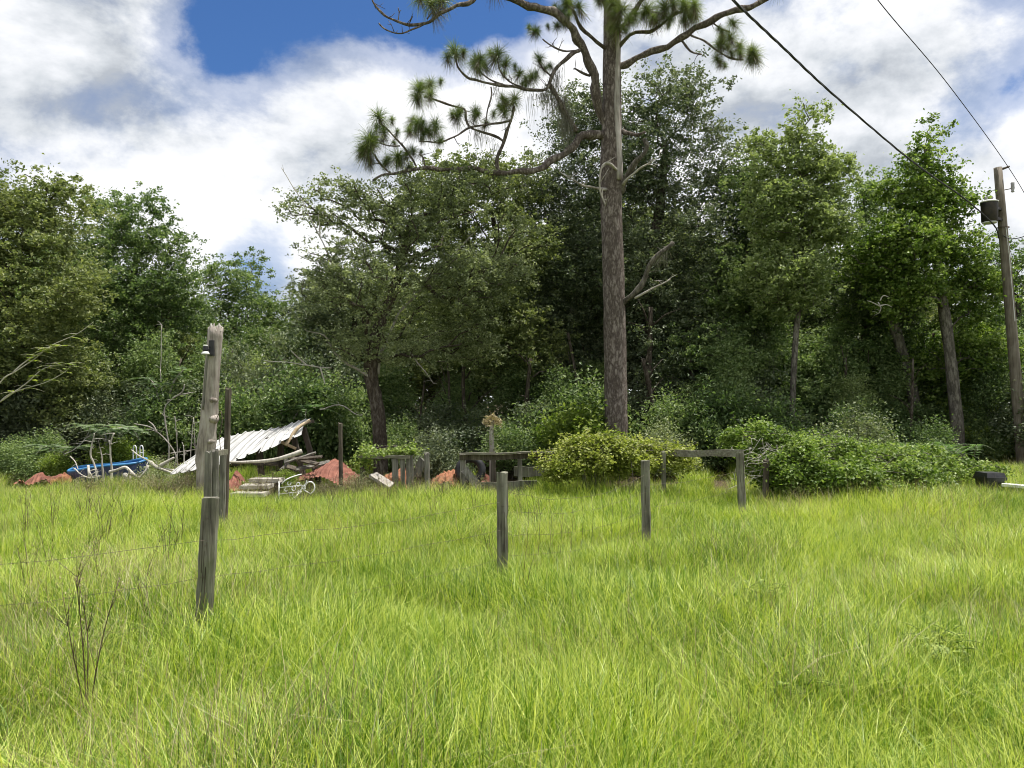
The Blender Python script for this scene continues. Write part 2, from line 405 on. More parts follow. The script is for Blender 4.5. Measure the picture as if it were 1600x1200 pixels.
def leaf_arrays(c, d, nrm, Ln, Wd, fold=0.12):
    """rhombic leaves: centres c, long axis d, normal nrm, lengths Ln, widths Wd -> verts, quads, var"""
    n = len(c); d = unit(d); s = unit(np.cross(d, nrm)); nn = np.cross(s, d)
    Ln = np.broadcast_to(Ln, (n,))[:, None]; Wd = np.broadcast_to(Wd, (n,))[:, None]
    v = np.empty((n, 4, 3), np.float32)
    v[:, 0] = c - d * Ln * 0.5
    v[:, 1] = c + s * Wd * 0.5 + nn * Ln * fold - d * Ln * 0.06
    v[:, 2] = c + d * Ln * 0.5
    v[:, 3] = c - s * Wd * 0.5 + nn * Ln * fold - d * Ln * 0.06
    q = np.arange(n * 4, dtype=np.int32).reshape(n, 4)
    return v.reshape(-1, 3), q, np.repeat(RNG.random(n), 4)
def leaf_mesh(name, c, mat, L=(0.06, 0.1), aspect=0.5, up=0.5, droop=0.3, fold=0.12):
    n = len(c)
    d = RNG.normal(size=(n, 3)); d[:, 2] = d[:, 2] * 0.6 - droop
    nr = RNG.normal(size=(n, 3)); nr[:, 2] += up * 2
    ln = RNG.uniform(L[0], L[1], n)
    v, q, var = leaf_arrays(c, d, nr, ln, ln * aspect * RNG.uniform(0.8, 1.2, n), fold)
    return mesh_np(name, v, q, mat, var)

# ------------------------------------------------------------------ tree maker
def ell(px, py, D, rx, ry, deep=0.9, wgt=1.0):
    c = P(px, py, D)
    return (c.x, c.y, c.z, W(rx, D), W(rx, D) * deep, W(ry, D), wgt)
def sample_env(ells, n, mind=0.28, shell=0.45, hole_f=1.5, hole_thr=-0.45):
    w = np.array([e[6] * (e[3] * e[4] * e[5]) ** 0.67 for e in ells]); w /= w.sum()
    out = np.empty((0, 3)); tries = 0
    while len(out) < n and tries < 40:
        tries += 1
        k = RNG.choice(len(ells), n, p=w); E = np.array(ells)[k]
        u = unit(RNG.normal(size=(n, 3))); r = RNG.random(n) ** shell
        p = E[:, :3] + u * r[:, None] * E[:, 3:6] * RNG.uniform(0.82, 1.12, (n, 1))
        p = p[holes(p, hole_f, hole_thr, ells[0][0])]
        for q in p:
            if q[2] < 0.25: continue
            if len(out) == 0 or np.min(((out - q) ** 2).sum(1)) > mind * mind: out = np.vstack([out, q])
            if len(out) >= n: break
    return out
def grow(trunk, att, up_bias=1.0, wiggle=0.10):
    """attach every attractor to the nearest part of the skeleton; returns nodes, parents"""
    pos = [Vector(p) for p in trunk]; par = [i - 1 for i in range(len(trunk))]; dep = [0.0]
    for i in range(1, len(pos)): dep.append(dep[-1] + (pos[i] - pos[i - 1]).length * 0.4)
    tp = np.array([tuple(p) for p in trunk])
    order = np.argsort([np.min(((tp - a) ** 2).sum(1)) for a in att])
    ends = []
    arr = np.array([tuple(p) for p in pos]); dp = np.array(dep)
    lo = max(1, int(len(trunk) * 0.25))
    for k in order:
        a = att[k]
        dist = np.sqrt(((arr - a) ** 2).sum(1)); cost = dist + np.maximum(arr[:, 2] - a[2] + 0.15 * dist, 0) * up_bias + dp * 0.28
        cost[:lo] += 2.0
        j = int(np.argmin(cost)); p0 = Vector(arr[j]); p1 = Vector(a); ln = (p1 - p0).length
        m = 2 if ln < 0.8 else (3 if ln < 2 else 5)
        prev = j; newp = []
        for i in range(1, m + 1):
            t = i / m
            q = p0.lerp(p1, t) + Vector((0, 0, math.sin(t * math.pi) * 0.10 * ln))
            if i < m: q += Vector((random.gauss(0, 1), random.gauss(0, 1), random.gauss(0, 0.8))) * wiggle * ln * 0.5
            pos.append(q); par.append(prev); newp.append((tuple(q), dp[prev] + ln / m)); prev = len(pos) - 1
            dp = np.append(dp, newp[-1][1])
        arr = np.vstack([arr, [q[0] for q in newp]]); ends.append(prev)
    return pos, par, ends
def wood_mesh(name, pos, par, mat, r_tip, r_base, ntrunk, expo=2.4, flare=1.3):
    n = len(pos); acc = [0.0] * n; kids = [[] for _ in range(n)]
    for i in range(n):
        if par[i] >= 0: kids[par[i]].append(i)
    for i in range(n - 1, -1, -1):
        if not kids[i]: acc[i] = max(acc[i], r_tip ** expo)
        if par[i] >= 0: acc[par[i]] += acc[i]
    rad = [a ** (1 / expo) for a in acc]
    s = r_base / rad[0]
    for i in range(n):
        f = s if i < ntrunk else (1 + (s - 1) * min(1, max(0, (rad[i] - r_tip) / (rad[0] - r_tip + 1e-6))))
        rad[i] *= f
    for i in range(ntrunk):
        rad[i] = max(rad[i], r_base * (1 - 0.75 * i / ntrunk) * 0.8)
    rad[0] *= flare
    mb = MB(); used = set()
    def chain(i, start):
        c = [start] if start is not None else []
        while True:
            c.append(i); used.add(i)
            k = [q for q in kids[i] if q not in used]
            if not k: break
            k.sort(key=lambda q: (-(q < ntrunk), -rad[q])); i = k[0]
        return c
    stack = [(0, None)]
    chains = []
    seen = set()
    for i in range(n):
        if i in used: continue
        chains.append(chain(i, par[i] if par[i] >= 0 else None))
    for c in chains:
        r = [rad[q] for q in c]
        if par[c[1]] == c[0] and c[0] != 0 and len(c) > 1: r[0] = min(r[0], rad[c[1]] * 1.15)
        mx = max(r)
        mb.tube([pos[q] for q in c], r, 12 if mx > 0.1 else (7 if mx > 0.035 else 4), 0.08 if mx > 0.1 else 0, cap=mx > 0.02)
    return mb
def make_tree(name, label, trunk, ells, leaf, bark, n_att=150, per=300, sig=0.34, L=(0.07, 0.12), aspect=0.5, r_base=0.16,
              group=None, r_tip=0.010, mind=0.3, shell=0.45, up=0.45, moss=0, extra=None, cat='tree', hole=-0.45):
    """trunk: world points from the ground up; ells: crown blobs"""
    base = Vector((trunk[0][0], trunk[0][1], 0))
    tr = catmull(trunk, 4)
    att = sample_env(ells, n_att, mind, shell, 1.5, hole)
    pos, par, ends = grow(tr, att)
    t = thing(name, label, cat, base, group)
    wood_mesh('trunk', pos, par, bark, r_tip, r_base, len(tr)).build('trunk', bark, t, smooth=True)
    cen = np.array([tuple(pos[e]) for e in ends]); prv = np.array([tuple(pos[par[e]]) for e in ends])
    n = len(cen); cnt = RNG.integers(int(per * 0.5), int(per * 1.5), n)
    idx = np.repeat(np.arange(n), cnt); m = len(idx)
    g = RNG.normal(size=(m, 3)) * np.array([1, 1, 0.62]) * (sig * RNG.uniform(0.6, 1.35, n))[idx][:, None]
    # sub-clumping: pull leaves on to little sprays
    ns = 9; sp = RNG.normal(size=(n, ns, 3)) * np.array([1, 1, 0.7]) * sig * 0.95
    pick = sp[idx, RNG.integers(0, ns, m)]
    loc = np.where(RNG.random((m, 1)) < 0.86, pick + g * 0.24, g)
    tt = RNG.random((m, 1)) ** 2 * 0.5
    c = cen[idx] * (1 - tt) + prv[idx] * tt + loc
    c = c[c[:, 2] > 0.12]
    me = leaf_mesh('crown', c - np.array(base), leaf, L, aspect, up)
    link('crown', me, t)
    if moss:
        sel = cen[RNG.choice(n, moss)]
        tag(link('spanish_moss', moss_mesh(sel + RNG.normal(size=sel.shape) * 0.15 - np.array(base), 0.25, 0.8), t), kind='stuff')
    return t
def moss_mesh(anchors, lo, hi, strands=10):
    V = []; Q = []; k = 0
    for a in anchors:
        ln0 = RNG.uniform(lo, hi)
        for s in range(strands):
            x0 = np.array(a) + RNG.normal(size=3) * np.array([0.07, 0.07, 0.03]); ln = ln0 * RNG.uniform(0.4, 1.1); ph = RNG.uniform(0, 6.28)
            w = RNG.uniform(0.002, 0.0055)
            side = np.array([math.cos(ph), math.sin(ph), 0])
            for i in range(4):
                tt = i / 3; p = x0 + np.array([math.sin(ph + tt * 5) * 0.025, math.cos(ph + tt * 4) * 0.025, -ln * tt])
                ww = w * (1 - 0.8 * tt)
                V += [p - side * ww, p + side * ww]
                if i: Q.append((k + 2 * i - 2, k + 2 * i - 1, k + 2 * i + 1, k + 2 * i))
            k += 8
    return mesh_np('spanish_moss', np.array(V), np.array(Q), 'moss_grey', RNG.random(len(V)))
def copy_tree(o, parent=None):
    c = o.copy(); COL.objects.link(c); c.parent = parent
    for ch in o.children: copy_tree(ch, c)
    return c

# ------------------------------------------------------------------ ground
def gz(x, y): return 0.035 * math.sin(x * 0.8 + 1.0) * math.sin(y * 0.6 + 0.4)
def make_ground():
    m, nt, N, L = nodes_of('ground_soil')
    geo = mnode(nt, 'ShaderNodeNewGeometry')
    sp = mnode(nt, 'ShaderNodeSeparateXYZ', {0: geo.outputs['Position']})
    n1 = mnode(nt, 'ShaderNodeTexNoise', {'Vector': geo.outputs['Position'], 'Scale': 0.8, 'Detail': 6.0})
    n2 = mnode(nt, 'ShaderNodeTexNoise', {'Vector': geo.outputs['Position'], 'Scale': 14.0, 'Detail': 8.0, 'Roughness': 0.7})
    field = ramp_node(nt, n2.outputs[0], [(0.35, (0.05, 0.06, 0.014)), (0.6, (0.11, 0.13, 0.028)), (0.75, (0.19, 0.16, 0.07))])
    litter = ramp_node(nt, n2.outputs[0], [(0.3, (0.028, 0.020, 0.012)), (0.6, (0.085, 0.062, 0.038)), (0.8, (0.15, 0.115, 0.075))])
    e = mnode(nt, 'ShaderNodeMath', {0: n1.outputs[0], 1: 4.0, 2: sp.outputs[1]}, operation='MULTIPLY_ADD')
    mr = mnode(nt, 'ShaderNodeMapRange', {0: e.outputs[0], 1: 15.6, 2: 17.6})
    mx = mnode(nt, 'ShaderNodeMix', {0: mr.outputs[0], 6: field, 7: litter}, data_type='RGBA')
    bp = mnode(nt, 'ShaderNodeBump', {'Strength': 0.6, 'Distance': 0.03, 'Height': n2.outputs[0]})
    bs = mnode(nt, 'ShaderNodeBsdfPrincipled', {'Base Color': mx.outputs[2], 'Roughness': 0.95, 'Specular IOR Level': 0.1, 'Normal': bp.outputs[0]})
    mnode(nt, 'ShaderNodeOutputMaterial', {0: bs.outputs[0]})
    xs = np.concatenate([np.linspace(-900, -30, 12), np.linspace(-28, 28, 113), np.linspace(30, 900, 12)])
    ys = np.concatenate([np.linspace(-300, -5, 8), np.linspace(-4, 30, 69), np.linspace(32, 1500, 14)])
    X, Y = np.meshgrid(xs, ys, indexing='ij')
    Z = 0.035 * np.sin(X * 0.8 + 1.0) * np.sin(Y * 0.6 + 0.4)
    far = (np.abs(X) > 29) | (Y > 31) | (Y < -4.5); Z[far] = 0
    v = np.stack([X, Y, Z], -1).reshape(-1, 3); ny = len(ys)
    i = (np.arange(len(xs) - 1)[:, None] * ny + np.arange(ny - 1)[None]).ravel()
    q = np.stack([i, i + ny, i + ny + 1, i + 1], 1)
    o = link('ground', mesh_np('ground', v, q, 'ground_soil', smooth=True)); tag(o, kind='structure')
make_ground()

# ------------------------------------------------------------------ woods
def px_line(pts, extra_base=True):
    """trunk from (px,py,D) points; the first one is dropped to the ground"""
    w = [P(*p) for p in pts]
    if extra_base: w[0].z = -0.15
    return w

# left-hand trees
make_tree('oak_tree', 'broad olive-toned oak whose crown runs out of the frame beside the thin pale branches', px_line([(30, 745, 19.5), (35, 640, 19.5), (20, 520, 19.3), (10, 400, 19)]),
          [ell(-10, 330, 19, 105, 85), ell(70, 330, 19.5, 62, 62), ell(30, 470, 18.5, 105, 90), ell(-60, 560, 18.5, 110, 90), ell(90, 590, 19.5, 70, 75), ell(100, 420, 19.4, 50, 60)],
          'oak_leaf', 'oak_bark', 235, 330, 0.30, r_base=0.17, hole=-.8)
make_tree('oak_tree', 'plume-topped green oak with upright sprays rising behind the brush heap', px_line([(215, 742, 23), (212, 640, 23), (205, 500, 23), (215, 380, 23)]),
          [ell(165, 350, 23.3, 36, 58), ell(215, 345, 23, 40, 62), ell(258, 395, 22.7, 34, 55), ell(200, 460, 22.6, 92, 75), ell(280, 470, 23, 40, 60), ell(190, 590, 22.4, 100, 80), ell(120, 400, 23.5, 35, 60)],
          'green_leaf', 'oak_bark', 235, 300, 0.30, r_base=0.17, hole=-.8)
make_tree('oak_tree', 'rounded dark green oak behind the tall broken pole', px_line([(380, 735, 26), (378, 640, 26), (372, 520, 26)]),
          [ell(345, 455, 26, 34, 55), ell(388, 460, 26.2, 42, 55), ell(430, 490, 26, 36, 52), ell(380, 560, 25.5, 82, 80), ell(330, 560, 25.8, 60, 80), ell(455, 580, 25.8, 60, 80)],
          'green_leaf', 'oak_bark', 220, 280, 0.32, r_base=0.17, hole=-.8)
# the spreading hero oak in front of the wood
make_tree('live_oak', 'spreading olive-grey oak with a twisted brown trunk and bleached bare limbs', px_line([(595, 735, 16.6), (594, 690, 16.6), (590, 640, 16.6), (580, 590, 16.6), (582, 545, 16.5), (600, 490, 16.6), (625, 420, 16.7), (640, 350, 16.8)]),
          [ell(470, 345, 16.2, 52, 48), ell(540, 315, 16.4, 65, 50), ell(510, 420, 16.2, 62, 62), ell(630, 350, 16.6, 80, 70), ell(730, 330, 17, 80, 75), ell(590, 450, 16, 95, 62), ell(700, 450, 16.8, 90, 75),
           ell(560, 530, 16, 62, 40), ell(780, 400, 17.4, 60, 80), ell(660, 545, 17, 70, 42), ell(740, 530, 17.3, 60, 45)],
          'olive_leaf', 'oak_bark', 300, 210, 0.20, L=(0.05, 0.085), aspect=0.48, r_base=0.15, mind=0.26, r_tip=.012, hole=-.3)
# big dark live oak behind the pine
make_tree('live_oak', 'tall dark live oak hung with grey moss standing behind the pine', px_line([(1020, 725, 22), (1018, 620, 22), (1005, 480, 22), (1030, 330, 22), (1040, 230, 22)]),
          [ell(1040, 165, 22, 75, 68), ell(905, 200, 22.5, 62, 62), ell(1120, 250, 22, 58, 66), ell(985, 270, 21.8, 95, 80), ell(870, 320, 22.3, 85, 80), ell(1100, 380, 21.7, 95, 90), ell(960, 420, 21.5, 110, 90),
           ell(850, 470, 22.2, 90, 80), ell(1040, 530, 21.5, 110, 80), ell(905, 590, 22.4, 85, 60), ell(1150, 520, 21.6, 70, 80)],
          'dark_leaf', 'oak_bark', 520, 270, 0.34, L=(0.07, 0.12), r_base=0.24, moss=30, mind=0.3, hole=-1.0, r_tip=.008)
make_tree('oak_tree', 'loose light green tree filling the gap between the spreading oak and the pine', px_line([(800, 730, 21), (800, 620, 21), (790, 480, 21), (770, 340, 21)]),
          [ell(720, 280, 21, 60, 36), ell(790, 290, 21.2, 55, 55), ell(700, 350, 20.8, 75, 70), ell(800, 400, 20.6, 75, 75), ell(740, 500, 20.5, 90, 75), ell(830, 560, 20.8, 65, 65)],
          'oak_leaf', 'oak_bark', 220, 280, 0.30, r_base=0.12, moss=12, hole=-.8)
make_tree('slender_tree', 'slender tree with a thin bare grey trunk and light green open crown', px_line([(1236, 735, 19), (1238, 640, 19), (1244, 520, 19), (1256, 400, 19), (1252, 300, 19), (1248, 220, 19)]),
          [ell(1262, 205, 19, 36, 46), ell(1235, 255, 19.1, 34, 40), ell(1290, 275, 19, 30, 46), ell(1215, 330, 19, 46, 55), ell(1280, 360, 18.8, 48, 55), ell(1190, 260, 19.4, 26, 50), ell(1225, 440, 18.8, 60, 50)],
          'light_leaf', 'grey_bark', 210, 210, 0.24, r_base=0.075, mind=0.26, hole=-.7)
make_tree('oak_tree', 'dense green tree hung with grey moss between the live oak and the slender tree', px_line([(1175, 735, 21), (1178, 600, 21), (1165, 450, 21)]),
          [ell(1180, 330, 21.3, 46, 70), ell(1170, 450, 20.6, 70, 70), ell(1130, 570, 20.3, 85, 80), ell(1215, 580, 20.3, 70, 80)],
          'green_leaf', 'oak_bark', 200, 300, 0.30, r_base=0.14, moss=14, hole=-.8)
make_tree('oak_tree', 'mid green rounded tree between the slender tree and the vine-draped tree', px_line([(1345, 735, 22), (1350, 600, 22), (1355, 420, 22)]),
          [ell(1350, 320, 22, 36, 48), ell(1385, 320, 22.2, 30, 46), ell(1330, 420, 21.6, 62, 70), ell(1390, 430, 21.4, 50, 80), ell(1330, 560, 21.2, 62, 80), ell(1410, 560, 21.6, 70, 80), ell(1400, 650, 21.4, 80, 50), ell(1310, 660, 21, 70, 50)],
          'green_leaf', 'oak_bark', 200, 280, 0.30, r_base=0.15, hole=-.8)
make_tree('vine_draped_tree', 'leaning grey tree smothered in climbing vines that rise to a pointed tower', px_line([(1500, 735, 19.5), (1494, 650, 19.5), (1480, 520, 19.5), (1462, 400, 19.5), (1448, 290, 19.5), (1446, 230, 19.5)]),
          [ell(1446, 222, 19.5, 8, 20), ell(1444, 265, 19.5, 26, 32), ell(1415, 300, 19.4, 38, 40), ell(1468, 320, 19.5, 46, 46), ell(1410, 380, 19.1, 62, 46), ell(1490, 380, 19.6, 50, 55), ell(1360, 390, 19.4, 40, 46),
           ell(1520, 450, 19.8, 40, 60), ell(1430, 440, 18.9, 40, 26), ell(1535, 540, 20, 36, 60), ell(1470, 560, 20.4, 40, 50), ell(1385, 470, 19.3, 30, 40)],
          'vine_leaf', 'grey_bark', 300, 200, 0.24, L=(0.06, 0.105), aspect=0.7, r_base=0.15, mind=0.26)
make_tree('leaning_tree', 'bare-stemmed grey trunk leaning away to the left of the vine-draped tree', px_line([(1445, 735, 20.5), (1425, 610, 20.5), (1400, 520, 20.5), (1376, 460, 20.6)]),
          [ell(1370, 440, 20.7, 46, 32), ell(1400, 480, 20.9, 40, 32)], 'dark_leaf', 'grey_bark', 50, 260, 0.3, r_base=0.14)
make_tree('oak_tree', 'green tree behind the utility pole and its transformer', px_line([(1600, 735, 24), (1600, 620, 24), (1590, 480, 24)]),
          [ell(1570, 430, 24, 46, 50), ell(1640, 440, 24, 60, 50), ell(1600, 540, 23.5, 80, 70), ell(1550, 520, 23.4, 46, 60)],
          'green_leaf', 'oak_bark', 130, 280, 0.32, r_base=0.15)
make_tree('vine_draped_tree', 'short bright green tree bushy with vines at the foot of the utility pole', px_line([(1535, 735, 20.7), (1530, 680, 20.7), (1530, 600, 20.7)]),
          [ell(1525, 580, 20.7, 38, 60), ell(1550, 660, 20.6, 46, 40), ell(1520, 670, 20.4, 38, 32), ell(1570, 600, 21, 40, 60), ell(1500, 640, 20.6, 34, 46), ell(1590, 680, 20.6, 40, 36)],
          'bright_leaf', 'grey_bark', 170, 220, 0.24, L=(0.06, 0.1), aspect=0.7, r_base=0.08)

# generic trees shared by the rows behind
def generic(seed_label, leaf, h, n_att, per):
    trunk = [Vector((0, 0, -0.2)), Vector((0.1, 0, h * 0.25)), Vector((-0.1, 0.1, h * 0.5)), Vector((0.1, 0, h * 0.8))]
    ells = [(0, 0, h * 0.55, h * 0.26, h * 0.26, h * 0.24, 1), (0.7, 0.3, h * 0.75, h * 0.17, h * 0.17, h * 0.20, 1), (-0.9, -0.4, h * 0.68, h * 0.18, h * 0.18, h * 0.2, 1), (0.2, -0.8, h * 0.4, h * 0.25, h * 0.2, h * 0.17, 1), (-0.4, 0.9, h * 0.42, h * 0.25, h * 0.2, h * 0.16, 1)]
    return make_tree('forest_tree', seed_label, trunk, ells, leaf, 'oak_bark', n_att, per, 0.38, L=(0.10, 0.16), r_base=0.15, mind=0.4)
BACK_LABEL = 'shaded tree standing deep in the wood behind the front row of trees'
gens = [generic(BACK_LABEL, 'dark_leaf', 9.0, 120, 230), generic(BACK_LABEL, 'oak_leaf', 8.5, 120, 230), generic(BACK_LABEL, 'green_leaf', 8.0, 120, 230)]
def skyline(px):
    xs = [-300, 0, 100, 160, 250, 300, 325, 360, 440, 480, 560, 700, 850, 1000, 1100, 1200, 1300, 1400, 1500, 1560, 1620, 1900]
    ys = [250, 250, 290, 330, 360, 420, 460, 440, 470, 430, 330, 310, 260, 180, 220, 280, 320, 330, 360, 420, 430, 400]
    return float(np.interp(px, xs, ys))
LM = [(40, 'the broad olive oak'), (125, 'the left end of the blue pool'), (200, 'the pool ladder'), (285, 'the brush heap'), (345, 'the broken pole'), (425, 'the white roof of the shed'), (500, 'the rusty metal heap'), (560, 'the end post of the board fence'), (630, 'the spreading oak trunk'),
      (700, 'the upright slab posts'), (780, 'the dry tufted stump'), (880, 'the left half of the fence vine mound'), (990, 'the pine trunk'), (1070, 'the right end of the fence vine mound'), (1150, 'the short brown rail'), (1210, 'the dead vine tangle'), (1270, 'the slender grey trunk'), (1360, 'the middle of the vine thicket'), (1440, 'the fern clump'), (1510, 'the vine-draped tree'), (1590, 'the black bin'), (9999, 'the utility pole')]
def near(px):
    for x, s in LM:
        if px < x: return s
spots = []
rr = random.Random(11)
for D, step in ((25.5, 128), (29.5, 120), (34.5, 112)):
    px = -260 + rr.uniform(0, 60)
    while px < 1880:
        spots.append((px + rr.uniform(-25, 25), D + rr.uniform(-1.2, 1.2))); px += step
cnt = 0
for (px, D) in spots:
    k = cnt % 3; cnt += 1
    o = gens[k] if cnt <= 3 else copy_tree(gens[k])
    top = EYE + (630 - skyline(px) - 25 - rr.uniform(0, 50)) / F * D
    s = max(0.55, min(1.25, top / 9.2))
    o.location = ((px - 800) / F * D, D, 0); o.rotation_euler = (0, 0, rr.uniform(0, 6.28)); w_ = rr.uniform(1.0, 1.25)
    o.scale = (s * w_, s * w_, s)
    tag(o, '%s wood tree, %s row behind %s' % (('dark-leaved', 'olive-leaved', 'green-leaved')[k], 'second' if D < 27.5 else ('third' if D < 32 else 'last'), near(px)), 'tree', 'trees deep in the wood')
# the wood beyond, one closed mass of leaves
nb = 70000
bx = RNG.uniform(-52, 52, nb); by = RNG.uniform(40, 45, nb); hz = 6.4 + 1.3 * np.sin(bx * 0.45) + 0.9 * np.sin(bx * 1.13 + 1) + 0.5 * np.sin(bx * 2.7)
bz = RNG.random(nb) * hz
o = link('distant_wood', leaf_mesh('distant_wood', np.stack([bx, by, bz], 1), 'dark_leaf', (0.28, 0.5), 0.6, 0.4))
tag(o, 'far dark mass of leaves closing the wood behind all the trees', 'woodland', kind='stuff')

# thin bare trunks in the shade
rr = random.Random(5)
for i, (px, D, wpx, top) in enumerate([(150, 21, 6, 560), (262, 21, 5, 560), (690, 20, 5, 560), (746, 20, 7, 560), (828, 19.5, 8, 560), (905, 20, 6, 520), (1005, 19.6, 10, 480), (1022, 19.4, 9, 560), (1090, 20, 5, 560),
                                        (1305, 20, 5, 560), (1418, 19.6, 5, 560), (1475, 20.8, 7, 520), (60, 20.5, 7, 560), (660, 19.5, 4, 600), (340, 22, 5, 540), (455, 21, 5, 560)]):
    a = P(px, 740, D); a.z = -0.1; b = P(px + rr.uniform(-25, 25), top, D + rr.uniform(-.3, .3)); mid = a.lerp(b, 0.5) + Vector((rr.uniform(-.15, .15), 0, 0))
    t = thing('bare_trunk', 'thin bare shaded trunk behind ' + near(px), 'tree trunk', (a.x, a.y, 0), 'thin trunks at the wood edge')
    r = W(wpx, D) / 2
    MB().tube(catmull([a, mid, b], 4), [r * (1.15 - 0.06 * k) for k in range(9)], 8, 0.08).build('trunk', 'oak_bark', t, True)
    for k in range(4):
        mb = MB(); q = a.lerp(b, rr.uniform(0.45, 0.95)); e = q + Vector((rr.uniform(-.8, .8), rr.uniform(-.4, .4), rr.uniform(0.2, .8)))
        mb.tube([q, q.lerp(e, .5) + Vector((0, 0, .08)), e], [r * .4, r * .28, r * .1], 5)
        mb.build('branch', 'oak_bark', t, True)

# ------------------------------------------------------------------ undergrowth
def make_shrub(name, label, leaf, h, r, n_att, per, L, aspect=0.5, sig=0.16, cat='shrub', group=None):
    base = [Vector((0, 0, -0.1)), Vector((0.03, 0, h * 0.2)), Vector((0, 0.03, h * 0.45))]
    ells = [(0, 0, h * 0.55, r * 0.8, r * 0.8, h * 0.42, 1), (r * 0.5, 0.1, h * 0.42, r * 0.6, r * 0.6, h * 0.36, 1), (-r * 0.5, -0.1, h * 0.40, r * 0.6, r * 0.6, h * 0.36, 1), (0.05, -r * 0.4, h * 0.3, r * 0.7, r * 0.6, h * 0.28, 1)]
    t = thing(name, label, cat, (0, 0, 0), group)
    att = sample_env(ells, n_att, 0.14, 0.4)
    pos, par, ends = grow(base, att)
    wood_mesh('stem', pos, par, 'oak_bark', 0.004, 0.022, len(base)).build('stem', 'oak_bark', t, True)
    cen = np.array([tuple(pos[e]) for e in ends]); idx = np.repeat(np.arange(len(cen)), per)
    c = cen[idx] + RNG.normal(size=(len(idx), 3)) * np.array([1, 1, 0.7]) * sig
    c = c[c[:, 2] > 0.03]
    link('foliage', leaf_mesh('foliage', c, leaf, L, aspect, 0.6), t)
    return t
SH = {}
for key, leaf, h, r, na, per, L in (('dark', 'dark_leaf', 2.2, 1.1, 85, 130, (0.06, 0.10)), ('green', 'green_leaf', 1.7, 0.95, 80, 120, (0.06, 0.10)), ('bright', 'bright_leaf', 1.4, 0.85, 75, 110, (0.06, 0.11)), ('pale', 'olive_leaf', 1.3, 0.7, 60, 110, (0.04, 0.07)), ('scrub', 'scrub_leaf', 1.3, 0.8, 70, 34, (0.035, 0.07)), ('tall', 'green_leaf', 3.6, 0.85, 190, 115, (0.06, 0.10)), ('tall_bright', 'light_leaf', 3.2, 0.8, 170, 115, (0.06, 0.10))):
    SH[key] = [make_shrub('shrub', 'x', leaf, h, r, na, per, L), 0]
def shrub(key, px, D, s, label, group=None, sz=None):
    pr, n = SH[key]; o = pr if n == 0 else copy_tree(pr); SH[key][1] += 1
    o.location = ((px - 800) / F * D, D, 0); o.rotation_euler = (0, 0, random.uniform(0, 6.28)); o.scale = (s, s, sz or s)
    tag(o, label, 'shrub', group); return o
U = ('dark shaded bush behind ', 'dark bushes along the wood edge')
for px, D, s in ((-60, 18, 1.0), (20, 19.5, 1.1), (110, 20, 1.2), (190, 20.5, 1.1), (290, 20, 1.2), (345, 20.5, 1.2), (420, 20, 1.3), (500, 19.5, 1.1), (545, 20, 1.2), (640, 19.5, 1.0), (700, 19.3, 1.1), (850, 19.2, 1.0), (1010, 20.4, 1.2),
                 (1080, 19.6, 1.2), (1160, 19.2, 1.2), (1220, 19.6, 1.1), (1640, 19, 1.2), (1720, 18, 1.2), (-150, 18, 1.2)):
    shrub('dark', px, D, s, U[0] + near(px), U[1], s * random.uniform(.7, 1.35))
U = ('mid green bush at the wood edge behind ', 'green bushes along the wood edge')
for px, D, s in ((60, 17.6, .8), (250, 19, 1.1), (450, 18.2, 1.3), (520, 18.4, 1.2), (620, 18.6, .8), (800, 18, .9), (900, 19, 1.5), (1060, 18.6, 1.1), (1120, 18.2, 1.1), (1190, 18, 1.1), (1260, 17.8, .9), (1345, 17.8, .9), (1450, 17.6, .8), (380, 18.5, 1.2), (1590, 21, 1.2), (700, 20.2, 1.2), (860, 20.3, 1.3), (930, 20.6, 1.3), (1075, 20.4, 1.2), (1210, 20.4, 1.3), (1290, 20.2, 1.3), (1390, 20.6, 1.2), (480, 20.6, 1.3), (560, 20.4, 1.2), (310, 21, 1.3), (160, 21.4, 1.3)):
    shrub('green', px, D, s, U[0] + near(px), U[1], s * random.uniform(.85, 1.3))
shrub('green', 30, 16.2, .62, 'bright leafy bush beside the small rusty sheet near the pool')
shrub('bright', 90, 16.4, .5, 'bright low bush between the rusty sheet and the blue pool')
shrub('bright', 415, 13.35, .36, 'bright green bush growing on the rubble behind the steps')
shrub('bright', 446, 13.4, .42, 'bright green bush between the steps and the rusty heap')
shrub('bright', 385, 13.1, .30, 'small bright weed bush to the left of the steps')
shrub('bright', 905, 18.0, 1.25, 'lush bright green bush at the left foot of the pine')
shrub('bright', 188, 16.6, .7, 'light green bush behind the pool ladder')
shrub('bright', 1550, 20.2, .9, 'bright green bush behind the black bin and left of the utility pole')
shrub('bright', 1650, 20.0, .9, 'bright green bush to the right of the utility pole')
shrub('dark', 690, 14.4, .62, 'dark glossy bush standing behind the upright slab posts')
shrub('pale', 1340, 16.6, 1.25, 'pale grey-leaved bush behind the big vine thicket')
shrub('pale', 1040, 17.4, 1.0, 'pale bush in the shade to the right of the pine foot')
shrub('pale', 250, 14.4, .55, 'scrubby olive weed bush in front of the dead branches')
shrub('pale', 288, 13.6, .5, 'scrubby olive weed bush to the left of the broken pole')
shrub('pale', 565, 13.0, .42, 'scrubby weed bush at the end post of the board fence')
rs = random.Random(77)
for px in (120, 142, 160, 185, 200, 212, 236, 262, 300, 318, 400, 462, 492, 512, 545, 560, 582, 603, 655, 690, 712, 745, 780):
    shrub('scrub', px, 12.9 + rs.uniform(-.35, .35), rs.uniform(.3, .46), 'thin brownish scrub weed before ' + near(px), 'scrub weeds along the back of the field')
